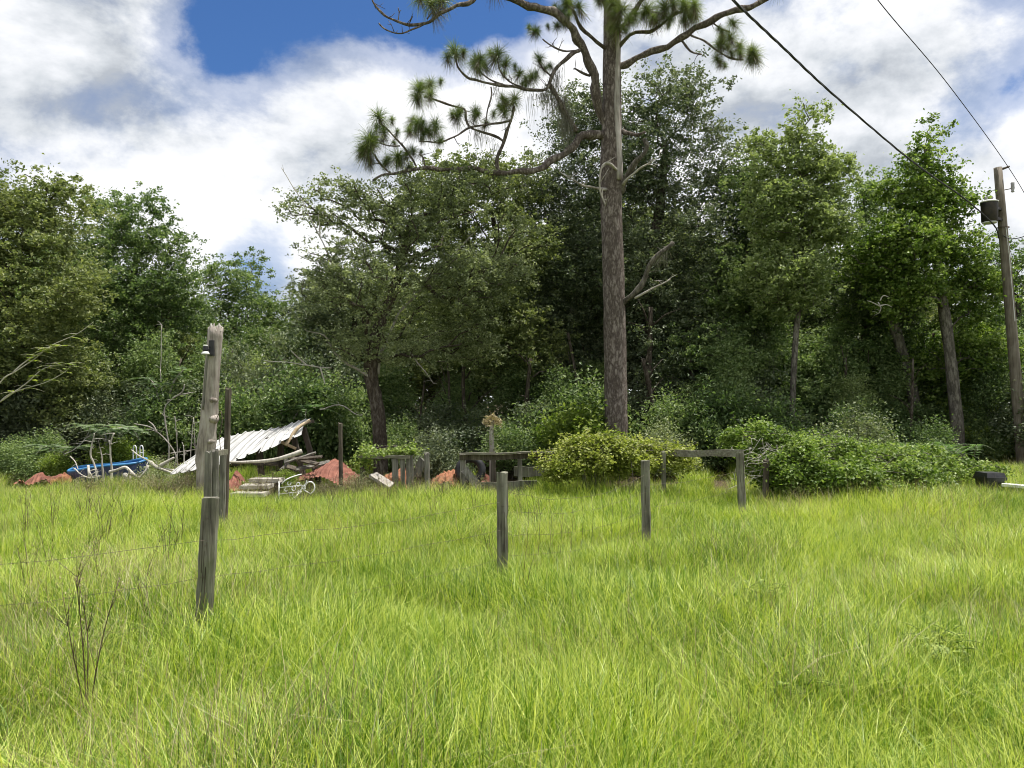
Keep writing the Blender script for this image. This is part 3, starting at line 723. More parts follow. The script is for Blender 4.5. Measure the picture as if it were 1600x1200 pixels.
for px, D, s, h in ((1090, 19.4, .8, 1.6), (1140, 19.2, .9, 2.0), (1190, 20.9, 1.0, 2.5), (1240, 20.8, 1.0, 2.2), (1050, 20.6, 1.0, 2.1), (930, 20.8, 1.0, 2.0), (1470, 20.9, 1.0, 2.1), (600, 20.6, 1.0, 1.9), (400, 20.9, 1.0, 2.1), (240, 21, 1.0, 2.2), (1290, 20.6, 1.0, 2.3), (1330, 19.6, .8, 1.7), (1400, 20.9, 1.0, 2.2), (1545, 19.9, .8, 2.0), (1590, 20.6, 1.0, 2.3), (875, 19.6, .8, 1.6), (815, 20.4, .9, 1.8), (715, 20.6, .8, 1.5), (465, 20, .9, 1.9), (330, 20.6, .9, 2.1), (130, 20.8, .9, 2.2), (20, 20.4, 1.0, 2.0)):
    shrub(rs.choice(['tall', 'tall', 'tall_bright']), px, D, s, 'tall vine-hung bush behind ' + near(px), 'tall vine-hung bushes in the wood edge', h * .48)

# ------------------------------------------------------------------ longleaf pine
PB = P(963, 700, 18.0); PB.z = 0
pine = thing('pine_tree', 'tall old longleaf pine with a straight plated trunk and tufted crooked limbs', 'tree', PB)
def trunk_d(py): return 18.0
tk = [(964, 760, 18), (963, 690, 18), (962, 600, 18), (959, 450, 18), (955, 330, 18), (955, 270, 18), (956, 200, 18), (956, 100, 18), (957, 0, 18), (960, -150, 18), (962, -300, 18.1), (966, -420, 18.2)]
tw = [44, 37, 35, 34, 33, 36, 31, 28, 26, 21, 13, 4]
pts = [P(*p) for p in tk]; pts[0].z = -0.15
rad = [W(w, 18) / 2 for w in tw]
pp = catmull(pts, 5); pr = list(np.interp(np.linspace(0, len(pts) - 1, len(pp)), range(len(pts)), rad))
MB().tube(pp, pr, 24, 0.035).build('trunk', 'pine_bark', pine, True)
# barkless strip of bleached wood down the upper trunk
def strip():
    mb = MB(); V = []
    ys = np.linspace(40, 285, 14)
    def f(u, v):
        py = 40 + 245 * u; r = W(np.interp(py, [0, 100, 200, 270], [26, 28, 31, 36]), 18) / 2
        a = math.radians(-78 + 38 * v + 6 * math.sin(u * 9)); c = P(956.5, py, 18)
        return c + Vector((math.cos(a) * r * 1.03, math.sin(a) * r * 1.03, 0))
    return mb.grid(f, 16, 4, 0.02)
strip().build('bare_wood', 'dead_wood', pine, True)
def limb(pts, w0, w1, mat='pine_bark', name='limb', n=8, parent=pine, sub=4, jit=0.06):
    p = catmull([P(*q) for q in pts], sub)
    D0 = pts[0][2]; r = [W(w0 + (w1 - w0) * (i / (len(p) - 1)) ** 0.8, D0) / 2 for i in range(len(p))]
    p, r = crooked(p, r, .16, int(pts[0][0]))
    o = MB().tube(p, r, n, jit).build(name, mat, parent, True)
    g = random.Random(int(pts[0][0] * 7 + pts[-1][1]))
    for k in range(5 if len(p) > 12 else 2):
        q = p[g.randrange(len(p) // 3, len(p))]; d = Vector((g.gauss(0, 1), g.gauss(0, 1), g.gauss(.2, .8))).normalized() * g.uniform(.10, .32)
        m_ = q + d * .5 + Vector((0, 0, g.uniform(-.03, .05)))
        MB().tube([q, m_, q + d], [.010, .007, .004], 5).build('twig', mat, o, True)
        if g.random() < .6: MB().tube([m_, m_ + Vector((g.gauss(0, .07), g.gauss(0, .07), g.gauss(.03, .06)))], [.006, .003], 4).build('twig', mat, o, True)
    return o
limb([(950, 212, 18), (913, 214, 17.8), (887, 235, 17.6), (860, 253, 17.4), (833, 267, 17.2), (780, 269, 17), (727, 264, 16.8), (673, 264, 16.6), (647, 265, 16.5), (607, 272, 16.4), (583, 282, 16.3)], 14.8, 3)
limb([(780, 269, 17), (775, 250, 17), (787, 222, 17), (797, 195, 16.9), (803, 165, 16.8)], 6.7, 4)
limb([(787, 222, 17), (765, 210, 17), (738, 200, 17), (728, 185, 17), (724, 171, 17), (700, 163, 17), (680, 155, 17), (663, 152, 17)], 4.4, 3)
limb([(800, 189, 16.9), (770, 193, 16.8), (735, 200, 16.7), (710, 213, 16.6), (684, 223, 16.5), (655, 221, 16.5)], 3.7, 2.5)
limb([(650, 265, 16.5), (645, 250, 16.5), (625, 222, 16.4), (605, 203, 16.4), (592, 190, 16.4)], 3.7, 2.5)
limb([(610, 270, 16.4), (597, 258, 16.4), (585, 240, 16.3)], 3.0, 3)
limb([(625, 228, 16.4), (608, 227, 16.3), (595, 224, 16.3)], 2.2, 2)
limb([(664, 264, 16.5), (663, 248, 16.5), (655, 240, 16.5)], 3.0, 2)
limb([(948, 195, 18), (940, 175, 17.9), (932, 150, 17.8), (924, 107, 17.7), (913, 77, 17.5), (897, 53, 17.4), (879, 29, 17.2), (847, 13, 17), (799, 0, 16.7), (760, -22, 16.5)], 16.3, 10)
limb([(906, 78, 17.5), (887, 90, 17.3), (868, 109, 17.2), (860, 122, 17.1), (852, 139, 17), (820, 139, 16.9), (780, 133, 16.8), (748, 125, 16.7), (732, 123, 16.7), (716, 107, 16.6), (711, 88, 16.6)], 6.7, 3)
limb([(820, 139, 16.9), (800, 130, 16.8), (782, 112, 16.7), (778, 95, 16.7)], 3.0, 2.5)
limb([(790, 134, 16.8), (765, 125, 16.8), (745, 108, 16.7)], 3.0, 2.5)
limb([(767, 136, 16.8), (767, 150, 16.8), (762, 175, 16.8), (759, 197, 16.8)], 2.6, 2)
limb([(905, 80, 17.5), (884, 80, 17.3), (862, 71, 17.2), (848, 61, 17.1)], 3.0, 2.5)
limb([(860, 118, 17.1), (850, 108, 17), (841, 95, 17)], 3.0, 2)
limb([(857, 130, 17.1), (870, 150, 17.2), (885, 180, 17.4), (900, 205, 17.6)], 5.9, 10)
limb([(960, 104, 18), (985, 97, 17.9), (1020, 80, 17.7), (1063, 61, 17.5), (1095, 40, 17.3), (1127, 23, 17.1), (1167, 13, 16.9), (1193, 0, 16.8), (1225, -25, 16.6)], 11.1, 9)
limb([(1078, 54, 17.4), (1100, 63, 17.3), (1121, 80, 17.2), (1143, 91, 17.1), (1162, 93, 17.1)], 3.7, 2.5)
limb([(1064, 62, 17.5), (1080, 80, 17.4), (1096, 85, 17.4)], 3.7, 3)
limb([(1110, 33, 17.2), (1126, 45, 17.1), (1140, 50, 17)], 3.0, 2)
limb([(958, 85, 18), (985, 55, 17.8), (1020, 47, 17.6), (1047, 28, 17.4), (1075, 15, 17.3)], 6.7, 4)
limb([(958, 60, 18), (975, 40, 17.6), (1000, 5, 17.4), (1025, -30, 17.2)], 8.9, 7)
limb([(950, 80, 18), (925, 60, 17.7), (905, 35, 17.5), (890, 5, 17.3), (880, -20, 17.2)], 5.9, 5)
limb([(953, 20, 18), (935, -20, 17.8), (900, -60, 17.4), (830, -70, 16.9), (780, -40, 16.6), (737, 1, 16.4), (713, 8, 16.3), (692, 21, 16.2), (668, 35, 16.2), (641, 37, 16.2), (615, 32, 16.2), (591, 16, 16.2), (578, -8, 16.2)], 10.4, 2.5)
limb([(671, 34, 16.2), (650, 44, 16.2), (628, 52, 16.2), (605, 47, 16.2), (592, 36, 16.2)], 3.0, 2)
limb([(667, 30, 16.2), (676, 18, 16.2), (695, 14, 16.2)], 2.2, 2)
limb([(622, 33, 16.2), (624, 20, 16.2), (622, 12, 16.2)], 1.9, 1.5)
limb([(640, 36, 16.2), (645, 25, 16.2)], 1.9, 1.5)
for k, a in enumerate(((-60, -220), (70, -170), (-75, -280), (60, -290), (-20, -200), (30, -340))):
    q = (960, a[1] + 40, 18); e = (960 + a[0] * 2.2, a[1] - 20, 18 + (-1.6 if k % 2 else 1.3))
    limb([q, ((q[0] + e[0]) / 2, (q[1] + e[1]) / 2 + 12, (q[2] + e[2]) / 2), e], 11, 3)
# dead stubs
limb([(968, 300, 18), (985, 268, 17.6), (998, 250, 17.4), (1009, 228, 17.3), (1006, 217, 17.3)], 12.2, 5.0, 'grey_bark', 'dead_limb')
limb([(974, 288, 17.8), (990, 272, 17.5), (1010, 256, 17.3), (1034, 243, 17.1)], 5.0, 1.2, 'pale_branch', 'dead_limb')
limb([(968, 266, 17.8), (950, 256, 17.55), (940, 262, 17.5), (937, 280, 17.5), (940, 302, 17.55), (946, 322, 17.6)], 5.0, 1.8, 'pale_branch', 'dead_limb')
limb([(948, 296, 17.8), (915, 291, 17.4), (890, 278, 17.1), (874, 268, 17)], 5.0, 1.2, 'dead_wood', 'dead_limb')
limb([(970, 478, 18), (995, 455, 17.6), (1010, 425, 17.4), (1030, 398, 17.2), (1052, 378, 17.1)], 10.1, 6.0, 'grey_bark', 'dead_limb')
limb([(992, 466, 17.6), (1018, 452, 17.4), (1047, 436, 17.2)], 4.3, 1.8, 'pale_branch', 'dead_limb')
limb([(972, 205, 18), (990, 212, 17.8), (1008, 206, 17.6)], 7.9, 4.2, 'pine_bark', 'dead_limb')
limb([(922, 118, 17.7), (905, 112, 17.6), (896, 108, 17.6)], 4.3, 2.4, 'pine_bark', 'dead_limb')
# moss
manch = [tuple(P(*q) - PB) for q in [(870, 120, 17.2), (865, 130, 17.2), (880, 150, 17.3), (890, 170, 17.4), (858, 135, 17.1), (873, 160, 17.3), (882, 175, 17.4), (852, 150, 17.1), (895, 195, 17.5), (878, 190, 17.4),
         (745, 205, 16.9), (755, 207, 17), (768, 215, 17), (748, 203, 16.9), (774, 228, 17), (820, 260, 17.2), (860, 122, 17.1), (866, 145, 17.2), (888, 185, 17.4), (776, 134, 16.8), (1035, 398, 17.2), (1042, 390, 17.15), (1025, 405, 17.25), (835, 145, 17), (845, 145, 17)]]
tag(link('spanish_moss', moss_mesh(manch + [tuple(np.array(m_) + np.array([random.gauss(0, .12), 0, random.gauss(0, .12)])) for m_ in manch[:10] * 2], 0.2, 0.9, 26), pine), kind='stuff')
# needle tufts: a green rosette of long needles with a drooping skirt of old brown ones
def tuft_mesh(seed, n, skirt, mat='needle'):
    g = np.random.default_rng(seed)
    d = unit(g.normal(size=(n, 3)) * np.array([1, 1, 0.9]) + np.array([0, 0, 0.55]))
    if skirt: d = unit(g.normal(size=(n, 3)) * np.array([0.55, 0.55, 0.4]) + np.array([0, 0, -1.0]))
    ln = g.uniform(0.2, 0.34, n); off = g.uniform(-0.10, 0.06, n)
    st = np.zeros((n, 3)); st[:, 2] = off
    w = 0.0026; s = unit(np.cross(d, g.normal(size=(n, 3))))
    rings = []
    for t, ww in ((0.06, 1), (0.55, 0.9), (1.0, 0.35)):
        c = st + d * (ln * t)[:, None]; c[:, 2] -= (0.10 if not skirt else 0.02) * (t ** 2) * (ln / 0.3) * (1.2 - d[:, 2])
        rings += [c - s * w * ww, c + s * w * ww]
    v = np.stack(rings, 1).reshape(-1, 3); b = np.arange(n)[:, None] * 6
    q = np.concatenate([b + np.array([0, 1, 3, 2]), b + np.array([2, 3, 5, 4])])
    return mesh_np('needle_tuft', v, q, mat, np.repeat(g.random(n), 6))
TM = [tuft_mesh(i, 360, False) for i in range(4)]; TS = [tuft_mesh(20 + i, 90, True, 'dry_needle') for i in range(3)]
tufts = [(711, 80, 16.6, 1.0), (745, 96, 16.7, 1.05), (778, 84, 16.7, 1.1), (790, 98, 16.7, .8), (811, 115, 16.9, .75), (830, 120, 17, .8), (836, 48, 17.1, .75), (842, 92, 17, .7), (655, 140, 17, 1.15), (672, 130, 17, .85),
         (592, 182, 16.4, 1.0), (578, 218, 16.3, 1.15), (575, 235, 16.3, .9), (600, 205, 16.4, .8), (622, 245, 16.4, 1.0), (640, 205, 16.4, .7), (655, 192, 16.5, .9), (680, 195, 16.6, .95), (668, 205, 16.5, .8), (715, 178, 17, .9), (743, 175, 16.9, .8),
         (788, 170, 16.8, .9), (804, 155, 16.8, 1.0), (645, 235, 16.5, .7), (605, 250, 16.4, .7), (1175, 82, 17.1, 1.0), (1155, 72, 17.1, .9), (1140, 58, 17, .95), (1125, 70, 17.2, .8), (1144, 35, 17, .8), (1120, 92, 17.2, .7),
         (1010, 15, 17.4, 1.2), (1040, 12, 17.4, 1.2), (1068, 8, 17.3, 1.2), (1085, 18, 17.3, .9), (1025, 30, 17.5, .9), (965, 40, 17.4, 1.1), (972, 15, 17.3, 1.2), (958, 5, 17.3, 1.0), (990, 25, 17.5, .9), (940, -5, 17.5, 1.0), (885, 5, 17.2, .9), (870, 40, 17.3, .6), (875, 20, 17.2, .8), (905, 10, 17.3, .9),
         (672, 4, 16.2, 1.0), (690, -4, 16.3, 1.1), (655, -6, 16.2, 1.0), (1005, -25, 17.3, 1.2), (1045, -15, 17.3, 1.2), (1220, -30, 16.6, 1.1), (830, -90, 17, 1.2), (770, -40, 16.5, 1.1)]
rr = random.Random(3)
tufts += [(t_[0] + rr.uniform(-22, 22), t_[1] + rr.uniform(-6, 18), t_[2] + rr.uniform(-.3, .3), t_[3] * rr.uniform(.45, .7)) for t_ in tufts[:44] * 2]
for k, a in enumerate(((-60, -220), (70, -170), (-75, -280), (60, -290), (-20, -200), (30, -340))):
    for j in range(6):
        tufts.append((960 + a[0] * 2.2 + rr.uniform(-50, 50), a[1] - 20 + rr.uniform(-30, 40), 18 + (-1.6 if k % 2 else 1.3) + rr.uniform(-.5, .5), 1.2))
for i, (px, py, D, s) in enumerate(tufts):
    o = link('needle_tuft', TM[i % 4], pine); o.location = P(px, py, D) - PB; o.scale = (s * 1.06 * rr.uniform(.8, 1.2), s * 1.06, s * 1.06 * rr.uniform(.8, 1.2))
    o.rotation_euler = (rr.uniform(-.5, .5), rr.uniform(-.5, .5), rr.uniform(0, 6.28))
    k = link('dead_needles', TS[i % 3], o); k.location = (0, 0, -0.04)
    sc = rr.uniform(0.7, 1.25); k.scale = (sc, sc, sc * 1.1)

# ------------------------------------------------------------------ utility pole and cables
a = P(1601, 745, 19); a.z = -0.2; b = P(1559, 262, 19)
up = thing('utility_pole', 'weathered wooden utility pole leaning slightly, carrying a dark transformer', 'utility pole', (a.x, a.y, 0))
ax = (b - a).normalized()
MB().tube([a.lerp(b, t / 8) for t in range(9)], [0.145 - 0.0062 * t for t in range(9)], 16, 0.02).build('pole', 'pole_wood', up, True)
def on_pole(py): return a.lerp(b, (745 - py) / (745 - 262.0))
tc_ = P(1546, 332, 18.75); tp = tc_ + Vector((0, 0, 0.24)); bt = tc_ - Vector((0, 0, 0.24))
tr = MB().tube([bt, bt + Vector((0, 0, .02)), tp - Vector((0, 0, .02)), tp], [0.165, 0.18, 0.19, 0.19], 20).build('transformer', 'transformer_steel', up, True)
MB().tube([tp, tp + Vector((0, 0, .025)), tp + Vector((0, 0, .05))], [0.2, 0.2, 0.15], 20).build('lid', 'white_paint', tr, True)
MB().tube([bt - Vector((0, 0, .03)), bt], [0.15, 0.168], 20).build('base_rim', 'white_paint', tr, True)
for dx in (-.09, .07):
    q = tp + Vector((dx, 0, .04)); MB().tube([q, q + Vector((0, 0, .06)), q + Vector((0, 0, .08)), q + Vector((0, 0, .13))], [.03, .022, .032, .014], 8).build('bushing', 'porcelain', tr, True)
for dz in (.12, -.14):
    q = on_pole(325 if dz > 0 else 343); MB().box(tc_ + Vector((.17, 0, dz)), (q.x, q.y - .02, tc_.z + dz), .05, .06).build('bracket', 'transformer_steel', up)
q = b - ax * .05; MB().tube([q, q + Vector((.12, -.02, .02)), q + Vector((.26, -.04, .07))], [.03, .03, .022], 8).build('top_arm', 'dark_wood', up, True)
q = on_pole(298); e = q + Vector((.28, -.05, .05)); MB().tube([q, e], .012, 6).build('fuse_arm', 'wire_steel', up)
fz = MB().tube([e + Vector((.01, 0, z)) for z in (-.1, -.08, -.06, 0, .06, .14, .16)], [.02, .045, .03, .045, .04, .045, .02], 10).build('cutout_fuse', 'porcelain', up, True)
q = on_pole(355); MB().tube([q + Vector((math.cos(t) * .135, math.sin(t) * .135, 0)) for t in np.linspace(0, 6.28, 17)], .012, 5, cap=False).build('clamp_band', 'wire_steel', up)
MB().tube([on_pole(356) + Vector((-.02, -.145, 0)), on_pole(400) + Vector((0, -.15, 0)), on_pole(500) + Vector((0, -.15, 0))], .010, 5).build('ground_conduit', 'white_paint', up)
def cable(name, label, pts, r, mat, twist=False):
    p = catmull([P(*q) for q in pts], 10); mb = MB()
    if twist:
        for ph in (0, 2.09, 4.19):
            mb.tube([q + Vector((math.cos(i * 0.9 + ph), 0, math.sin(i * 0.9 + ph))) * r * 0.8 for i, q in enumerate(p)], r * .75, 5)
    else: mb.tube(p, r, 6)
    o = mb.build(name, mat, None, True, origin=p[0]); tag(o, label, 'cable'); return o
cable('service_cable', 'thick black twisted service cable running down to the transformer on the utility pole', [(1560, 372, 18.95), (1556, 356, 18.7), (1535, 334, 18.2), (1500, 305, 17.3), (1465, 281, 16.3), (1410, 240, 14.6), (1300, 146, 11.8), (1220, 71, 10.1), (1145, 0, 8.9), (1040, -105, 7.5), (860, -300, 6)], 0.013, 'cable_black', True)
cable('power_line', 'thin bare power line crossing the sky to the top of the utility pole', [(1680, 470, 26), (1620, 340, 21.5), (1576, 262, 19), (1480, 130, 15), (1370, -2, 12.2), (1250, -170, 10), (1120, -380, 8.2)], 0.008, 'cable_black')
cable('side_cable', 'slim cable leaving the utility pole to the right below the transformer', [(1567, 368, 18.9), (1580, 373, 18.6), (1605, 368, 18), (1680, 340, 16.5)], 0.011, 'cable_black')
cable('guy_wire', 'thin guy wire slanting down to the right of the utility pole', [(1565, 350, 19), (1585, 410, 19.6), (1640, 560, 21), (1700, 705, 22.6)], 0.007, 'wire_steel')

# ------------------------------------------------------------------ fence posts of the wire fence
def post(mb, base, top, w, d, n=9, jit=0.006, rot=0.0, jag=0.012):
    """squared timber with rounded corners, small dents and an uneven top"""
    base = Vector(base); top = Vector(top); prof = []
    c = 0.24
    for (x, y) in ((1, 1), (-1, 1), (-1, -1), (1, -1)):
        k = [(x, y * (1 - 2 * c)), (x * (1 - 2 * c), y)]
        if x * y < 0: k = k[::-1]
        prof += k
    prof.sort(key=lambda q: math.atan2(q[1], q[0]))
    m = len(prof); i0 = len(mb.v); ca, sa = math.cos(rot), math.sin(rot)
    ph = [random.uniform(0, 6) for _ in range(m)]
    for i in range(n + 1):
        t = i / n; p = base.lerp(top, t)
        for k, (x, y) in enumerate(prof):
            xx = x * w / 2 + random.uniform(-jit, jit); yy = y * d / 2 + random.uniform(-jit, jit)
            z = (random.uniform(-jag, jag) * 1.5 if i == n else 0)
            mb.v.append(tuple(p + Vector((xx * ca - yy * sa, xx * sa + yy * ca, z))))
    for i in range(n):
        for k in range(m):
            q = i0 + i * m + k; q2 = i0 + i * m + (k + 1) % m
            mb.q.append((q, q2, q2 + m, q + m))
    ci = len(mb.v); mb.v.append(tuple(top + Vector((0, 0, random.uniform(-jag, jag)))))
    for k in range(m): mb.t.append((i0 + n * m + k, i0 + n * m + (k + 1) % m, ci))
    return mb
def crack(mb, p, q, w): mb.box(p, q, w, 0.004, Vector((0, -1, 0)), 0.01); return mb
FP = [(329, 778, 318, 985, 5.07, 24, 'nearest'), (785, 738, 785, 888, 6.98, 16.5, ''), (1008, 720, 1010, 843, 8.45, 13, ''), (1156, 708, 1160, 803, 10.4, 11, '')]
plab = ['squared grey-green timber fence post standing directly in front of the tall broken pole', 'cracked grey fence post with rounded top standing alone in the open grass', 'grey fence post between the vine-covered fence and the open grass', 'weathered fence post by the short rail beside the big vine thicket']
WIRE_TOPS = []
for i, (tx, ty, bx_, by_, D, wpx, _) in enumerate(FP):
    top = P(tx, ty, D); bot = P(bx_, by_, D); dirv = (bot - top) / (top.z - bot.z); bot = top + dirv * (top.z + 0.3)
    t = thing('fence_post', plab[i], 'fence post', (bot.x, bot.y, 0), 'posts of the wire fence')
    w = W(wpx, D)
    post(MB(), bot, top, w, w * 0.9, 14, 0.004, 0.08 * i, 0.005).build('timber', 'post_wood', t, False)
    for k in range(5):
        mb = MB(); z0 = random.uniform(0.1, 0.9); x = random.uniform(-.3, .3) * w
        p0 = bot.lerp(top, z0 * .9); p1 = bot.lerp(top, min(.97, z0 * .9 + random.uniform(.08, .25)))
        mb.box(p0 + Vector((x, -w * .455, 0)), p1 + Vector((x + random.uniform(-.006, .006), -w * .455, 0)), random.uniform(.003, .006), .004, Vector((0, 1, 0)))
        mb.build('crack', 'dark_wood', t)
    for z in (.42, .62, .82, 1.0):
        p0 = bot.lerp(top, (z + .3) / (top.z + .3)) + Vector((0, -w * .46, 0))
        MB().tube([p0 + Vector((-.012, .01, 0)), p0 + Vector((-.006, -.008, .004)), p0 + Vector((.006, -.008, .004)), p0 + Vector((.012, .01, 0))], .002, 4).build('staple', 'wire_steel', t)
    WIRE_TOPS.append((top, bot, w))
def at_h(i, z):
    top, bot, w = WIRE_TOPS[i]; return bot.lerp(top, (z + .3) / (top.z + .3)) + Vector((0, -w * .5, 0))
left_end = Vector((-4.6, 3.4, 0)); right_end = Vector((4.4, 12.6, 0))
def span(p, q, sag, wob=.01, n=14):
    return [p.lerp(q, k / n) + Vector((0, random.uniform(-wob, wob), -sag * 4 * (k / n) * (1 - k / n) + random.uniform(-wob, wob))) for k in range(n + 1)]
wl = ['rusty wire strands strung between the front fence post and the open-grass post', 'sagging woven wire between the open-grass post and the next grey post', 'wire strands between the middle grey post and the post by the short rail', 'wire strands running out of the frame to the left of the front fence post']
for s, (i, j) in enumerate(((0, 1), (1, 2), (2, 3), (None, 0))):
    zs = (.36, .62, .86) if s != 1 else (.40, .58, .78, .97)
    pa = (lambda z: at_h(i, z)) if i is not None else (lambda z: left_end + Vector((0, 0, z)))
    t = thing('fence_wire', wl[s], 'wire', (pa(0).x, pa(0).y, 0), 'wires of the field fence')
    sp_ = []
    for z in zs:
        sag = (.10 if z > .9 else .04) if s != 1 else (.16 if z > .9 else .10)
        ln = span(pa(z), at_h(j, z), sag); sp_.append(ln)
        MB().tube(ln, .0013, 4).build('strand', 'wire_steel', t)
    if s == 1:
        for k in range(2, 14):
            MB().tube([sp_[3][k], (sp_[3][k] + sp_[1][k]) / 2 + Vector((.02, 0, 0)), sp_[0][k]], .0014, 4).build('stay', 'wire_steel', t)

# ------------------------------------------------------------------ old broken pole with a lamp bracket, boards beside it
D = 12.8
b0 = P(322, 790, D); b0.z = -0.2; b1 = P(326, 660, D); b2 = P(337, 512, D)
bp_ = thing('broken_pole', 'tall grey barkless dead trunk used as a pole, splintered at its top', 'pole', (b0.x, b0.y, 0))
pts = catmull([b0, P(322, 740, D), P(321, 710, D), b1, P(331, 590, D), b2], 4)
n_ = len(pts); rads = list(np.interp(np.linspace(0, 1, n_), [0, .15, .35, .5, .6, .8, 1], [.150, .150, .155, .148, .135, .124, .122]))
rads = [r * (1 + .05 * math.sin(i * 2.1) * (i < n_ * .65)) for i, r in enumerate(rads)]
MB().tube(pts, rads, 22, 0.05).build('trunk', 'stump_wood', bp_, True)
for k in range(9):
    an = k * .7 + .2; q = b2 + Vector((math.cos(an) * .095, math.sin(an) * .095, -.06)); h = random.uniform(.07, .15)
    MB().tube([q, q + Vector((random.uniform(-.015, .015), 0, h * .6)), q + Vector((random.uniform(-.03, .03), 0, h))], [.034, .026, .006], 5).build('splinter', 'pale_branch', bp_)
for (px, py, r) in ((331, 655, .06), (326, 690, .05), (330, 625, .045), (318, 700, .05)):
    q = P(px, py, D - .13); MB().tube([q + Vector((0, .1, 0)), q + Vector((0, .02, 0)), q + Vector((.01, -.02, .01))], [r * 1.5, r, r * .4], 9, .1).build('knot', 'stump_wood', bp_, True)
mb = MB(); strip_p = catmull([P(318, 640, D - .1), P(323, 580, D - .1), P(327, 545, D - .1)], 5); mb.tube(strip_p, .03, 6).build('side_strip', 'board_wood', bp_, True)
lt = thing('lamp_bracket', 'small black and silver bell-shaped lamp fixture bracketed high on the broken pole', 'lamp', tuple(P(329, 545, D - .16)))
c = P(321, 546, D - .22)
MB().tube([c + Vector((0, 0, z)) for z in (.075, .06, .04, 0, -.04)], [.012, .035, .04, .042, .045], 14).build('housing', 'black_plastic', lt, True)
MB().tube([c + Vector((0, 0, z)) for z in (-.035, -.06, -.08)], [.046, .062, .075], 14).build('bell_rim', 'white_paint', lt, True)
MB().tube([c + Vector((0, 0, z)) for z in (.055, .068, .074)], [.038, .038, .028], 14).build('cap_ring', 'white_paint', lt, True)
MB().box(P(331, 532, D - .13), P(331, 556, D - .13), .075, .07, Vector((0, -1, 0))).build('mount_block', 'black_plastic', lt)
MB().tube([c + Vector((.02, 0, 0)), P(330, 545, D - .13)], .014, 6).build('arm', 'black_plastic', lt)
wr = MB().tube(catmull([P(338, 655, 12.6), P(345, 642, 12.55), P(347, 660, 12.5), P(343, 682, 12.5), P(345, 705, 12.45)], 5), .006, 5).build('loose_wire', 'wire_steel', None, True, origin=P(345, 705, 12.45))
tag(wr, 'thin loose pale wire curling from the side of the broken pole', 'wire')
def board(px0, py0, px1, py1, D, wpx, thick, label, name='board', cat='board', mat='board_wood', group=None, sink=True):
    top = P(px0, py0, D); bot = P(px1, py1, D)
    if sink:
        k = (bot.z + .2) / max(.05, (top.z - bot.z)); bot = bot + (bot - top) * k
    o = post(MB(), bot, top, W(wpx, D), thick, 10, .004, 0, .02).build(name, mat, None, False, origin=(bot.x, bot.y, 0))
    return tag(o, label, cat, group)
board(326, 707, 324, 800, 8.6, 11, .05, 'left one of two split grey boards standing in front of the broken pole', 'upright_board')
board(337, 705, 336, 800, 8.65, 10, .05, 'right one of two split grey boards standing in front of the broken pole', 'upright_board')
board(349, 705, 347, 790, 9.6, 9, .06, 'short grey board standing between the split boards and the thin dark post', 'upright_board')
board(357, 608, 352, 790, 10.2, 8, .08, 'tall thin dark post leaning beside the broken pole', 'thin_post', 'fence post', 'dark_wood')
board(532, 662, 533, 782, 13.2, 6, .06, 'slim dark post standing in front of the rusty metal heap', 'thin_post', 'fence post', 'dark_wood')
o = MB().box(P(333, 709, 8.75), P(353, 706, 9.55), .05, .06).build('short_crossboard', 'rail_wood', None, origin=P(333, 709, 8.75)); tag(o, 'short grey crossboard nailed across the tops of the upright boards', 'board')

# ------------------------------------------------------------------ collapsed shed
A = P(334, 690, 14.5); B = P(490, 654, 15.1); R = Vector((-0.18, -0.98, -0.40))
sh = thing('collapsed_shed', 'collapsed shed with a tilted white ribbed metal roof propped on dark posts', 'shed', (A.x + 1, A.y, 0))
NP_ = 13; rr = random.Random(21)
fl = lambda t: float(np.interp(t, [0, .3, .5, .62, .75, .88, 1], [1.35, 1.3, 1.2, 1.08, .92, .78, .62]))
upn = (B - A).cross(R).normalized()
if upn.z < 0: upn = -upn
for i in range(NP_):
    t0 = i / NP_; t1 = (i + 1) / NP_ - .0015
    l0 = fl(t0) + rr.uniform(-.05, .05); l1 = fl(t1) + rr.uniform(-.05, .05); ph = rr.uniform(0, 6); lift = rr.uniform(-.012, .02)
    prof = [(0, 0), (.08, .0), (.12, .026), (.20, .026), (.24, 0), (.6, -.006), (1, 0)]
    def f(u, v, t0=t0, t1=t1, l0=l0, l1=l1, ph=ph, lift=lift, prof=prof):
        x, h = prof[int(round(u * 6))]
        t = t0 + (t1 - t0) * x; l = l0 + (l1 - l0) * x
        bend = -.05 * v * v * (t > .45) + .03 * math.sin(v * 5 + ph) * v
        wav = .03 * math.sin(t * 7) 
        return A.lerp(B, t) + R * (l * v) + upn * (h + bend + wav + lift) + Vector((.05 * math.sin(v * 3 + t * 4), 0, 0)) * (t > .5)
    MB().grid(f, 6, 8, .006).build('roof_panel', 'roof_metal', sh)
MB().box(A.lerp(B, .02) - upn * .05, B - upn * .05, .09, .06).build('ridge_beam', 'dark_wood', sh)
MB().box(A.lerp(B, .3) - upn * .05 + R * .5, A.lerp(B, .95) - upn * .06 + R * .3, .07, .05).build('purlin', 'dark_wood', sh)
for (x0, y0, x1, y1, D0) in ((474, 668, 491, 728, 15.0), (456, 672, 472, 735, 14.7), (440, 685, 436, 740, 14.75), (405, 700, 409, 750, 14.4)):
    p = P(x0, y0, D0); q = P(x1, y1, D0); q = q + (q - p) * ((q.z + .1) / (p.z - q.z)); MB().box(q, p, .10, .09).build('support_post', 'dark_wood', sh)
MB().tube(catmull([P(484, 657, 14.75), P(466, 668, 14.55), P(455, 683, 14.45), P(446, 696, 14.35)], 3), [.03] * 3 + [.035] * 7, 6).build('bent_flashing', 'lumber', sh, True)
MB().box(P(438, 690, 14.45), P(462, 701, 14.65), .05, .05).build('broken_batten', 'lumber', sh)
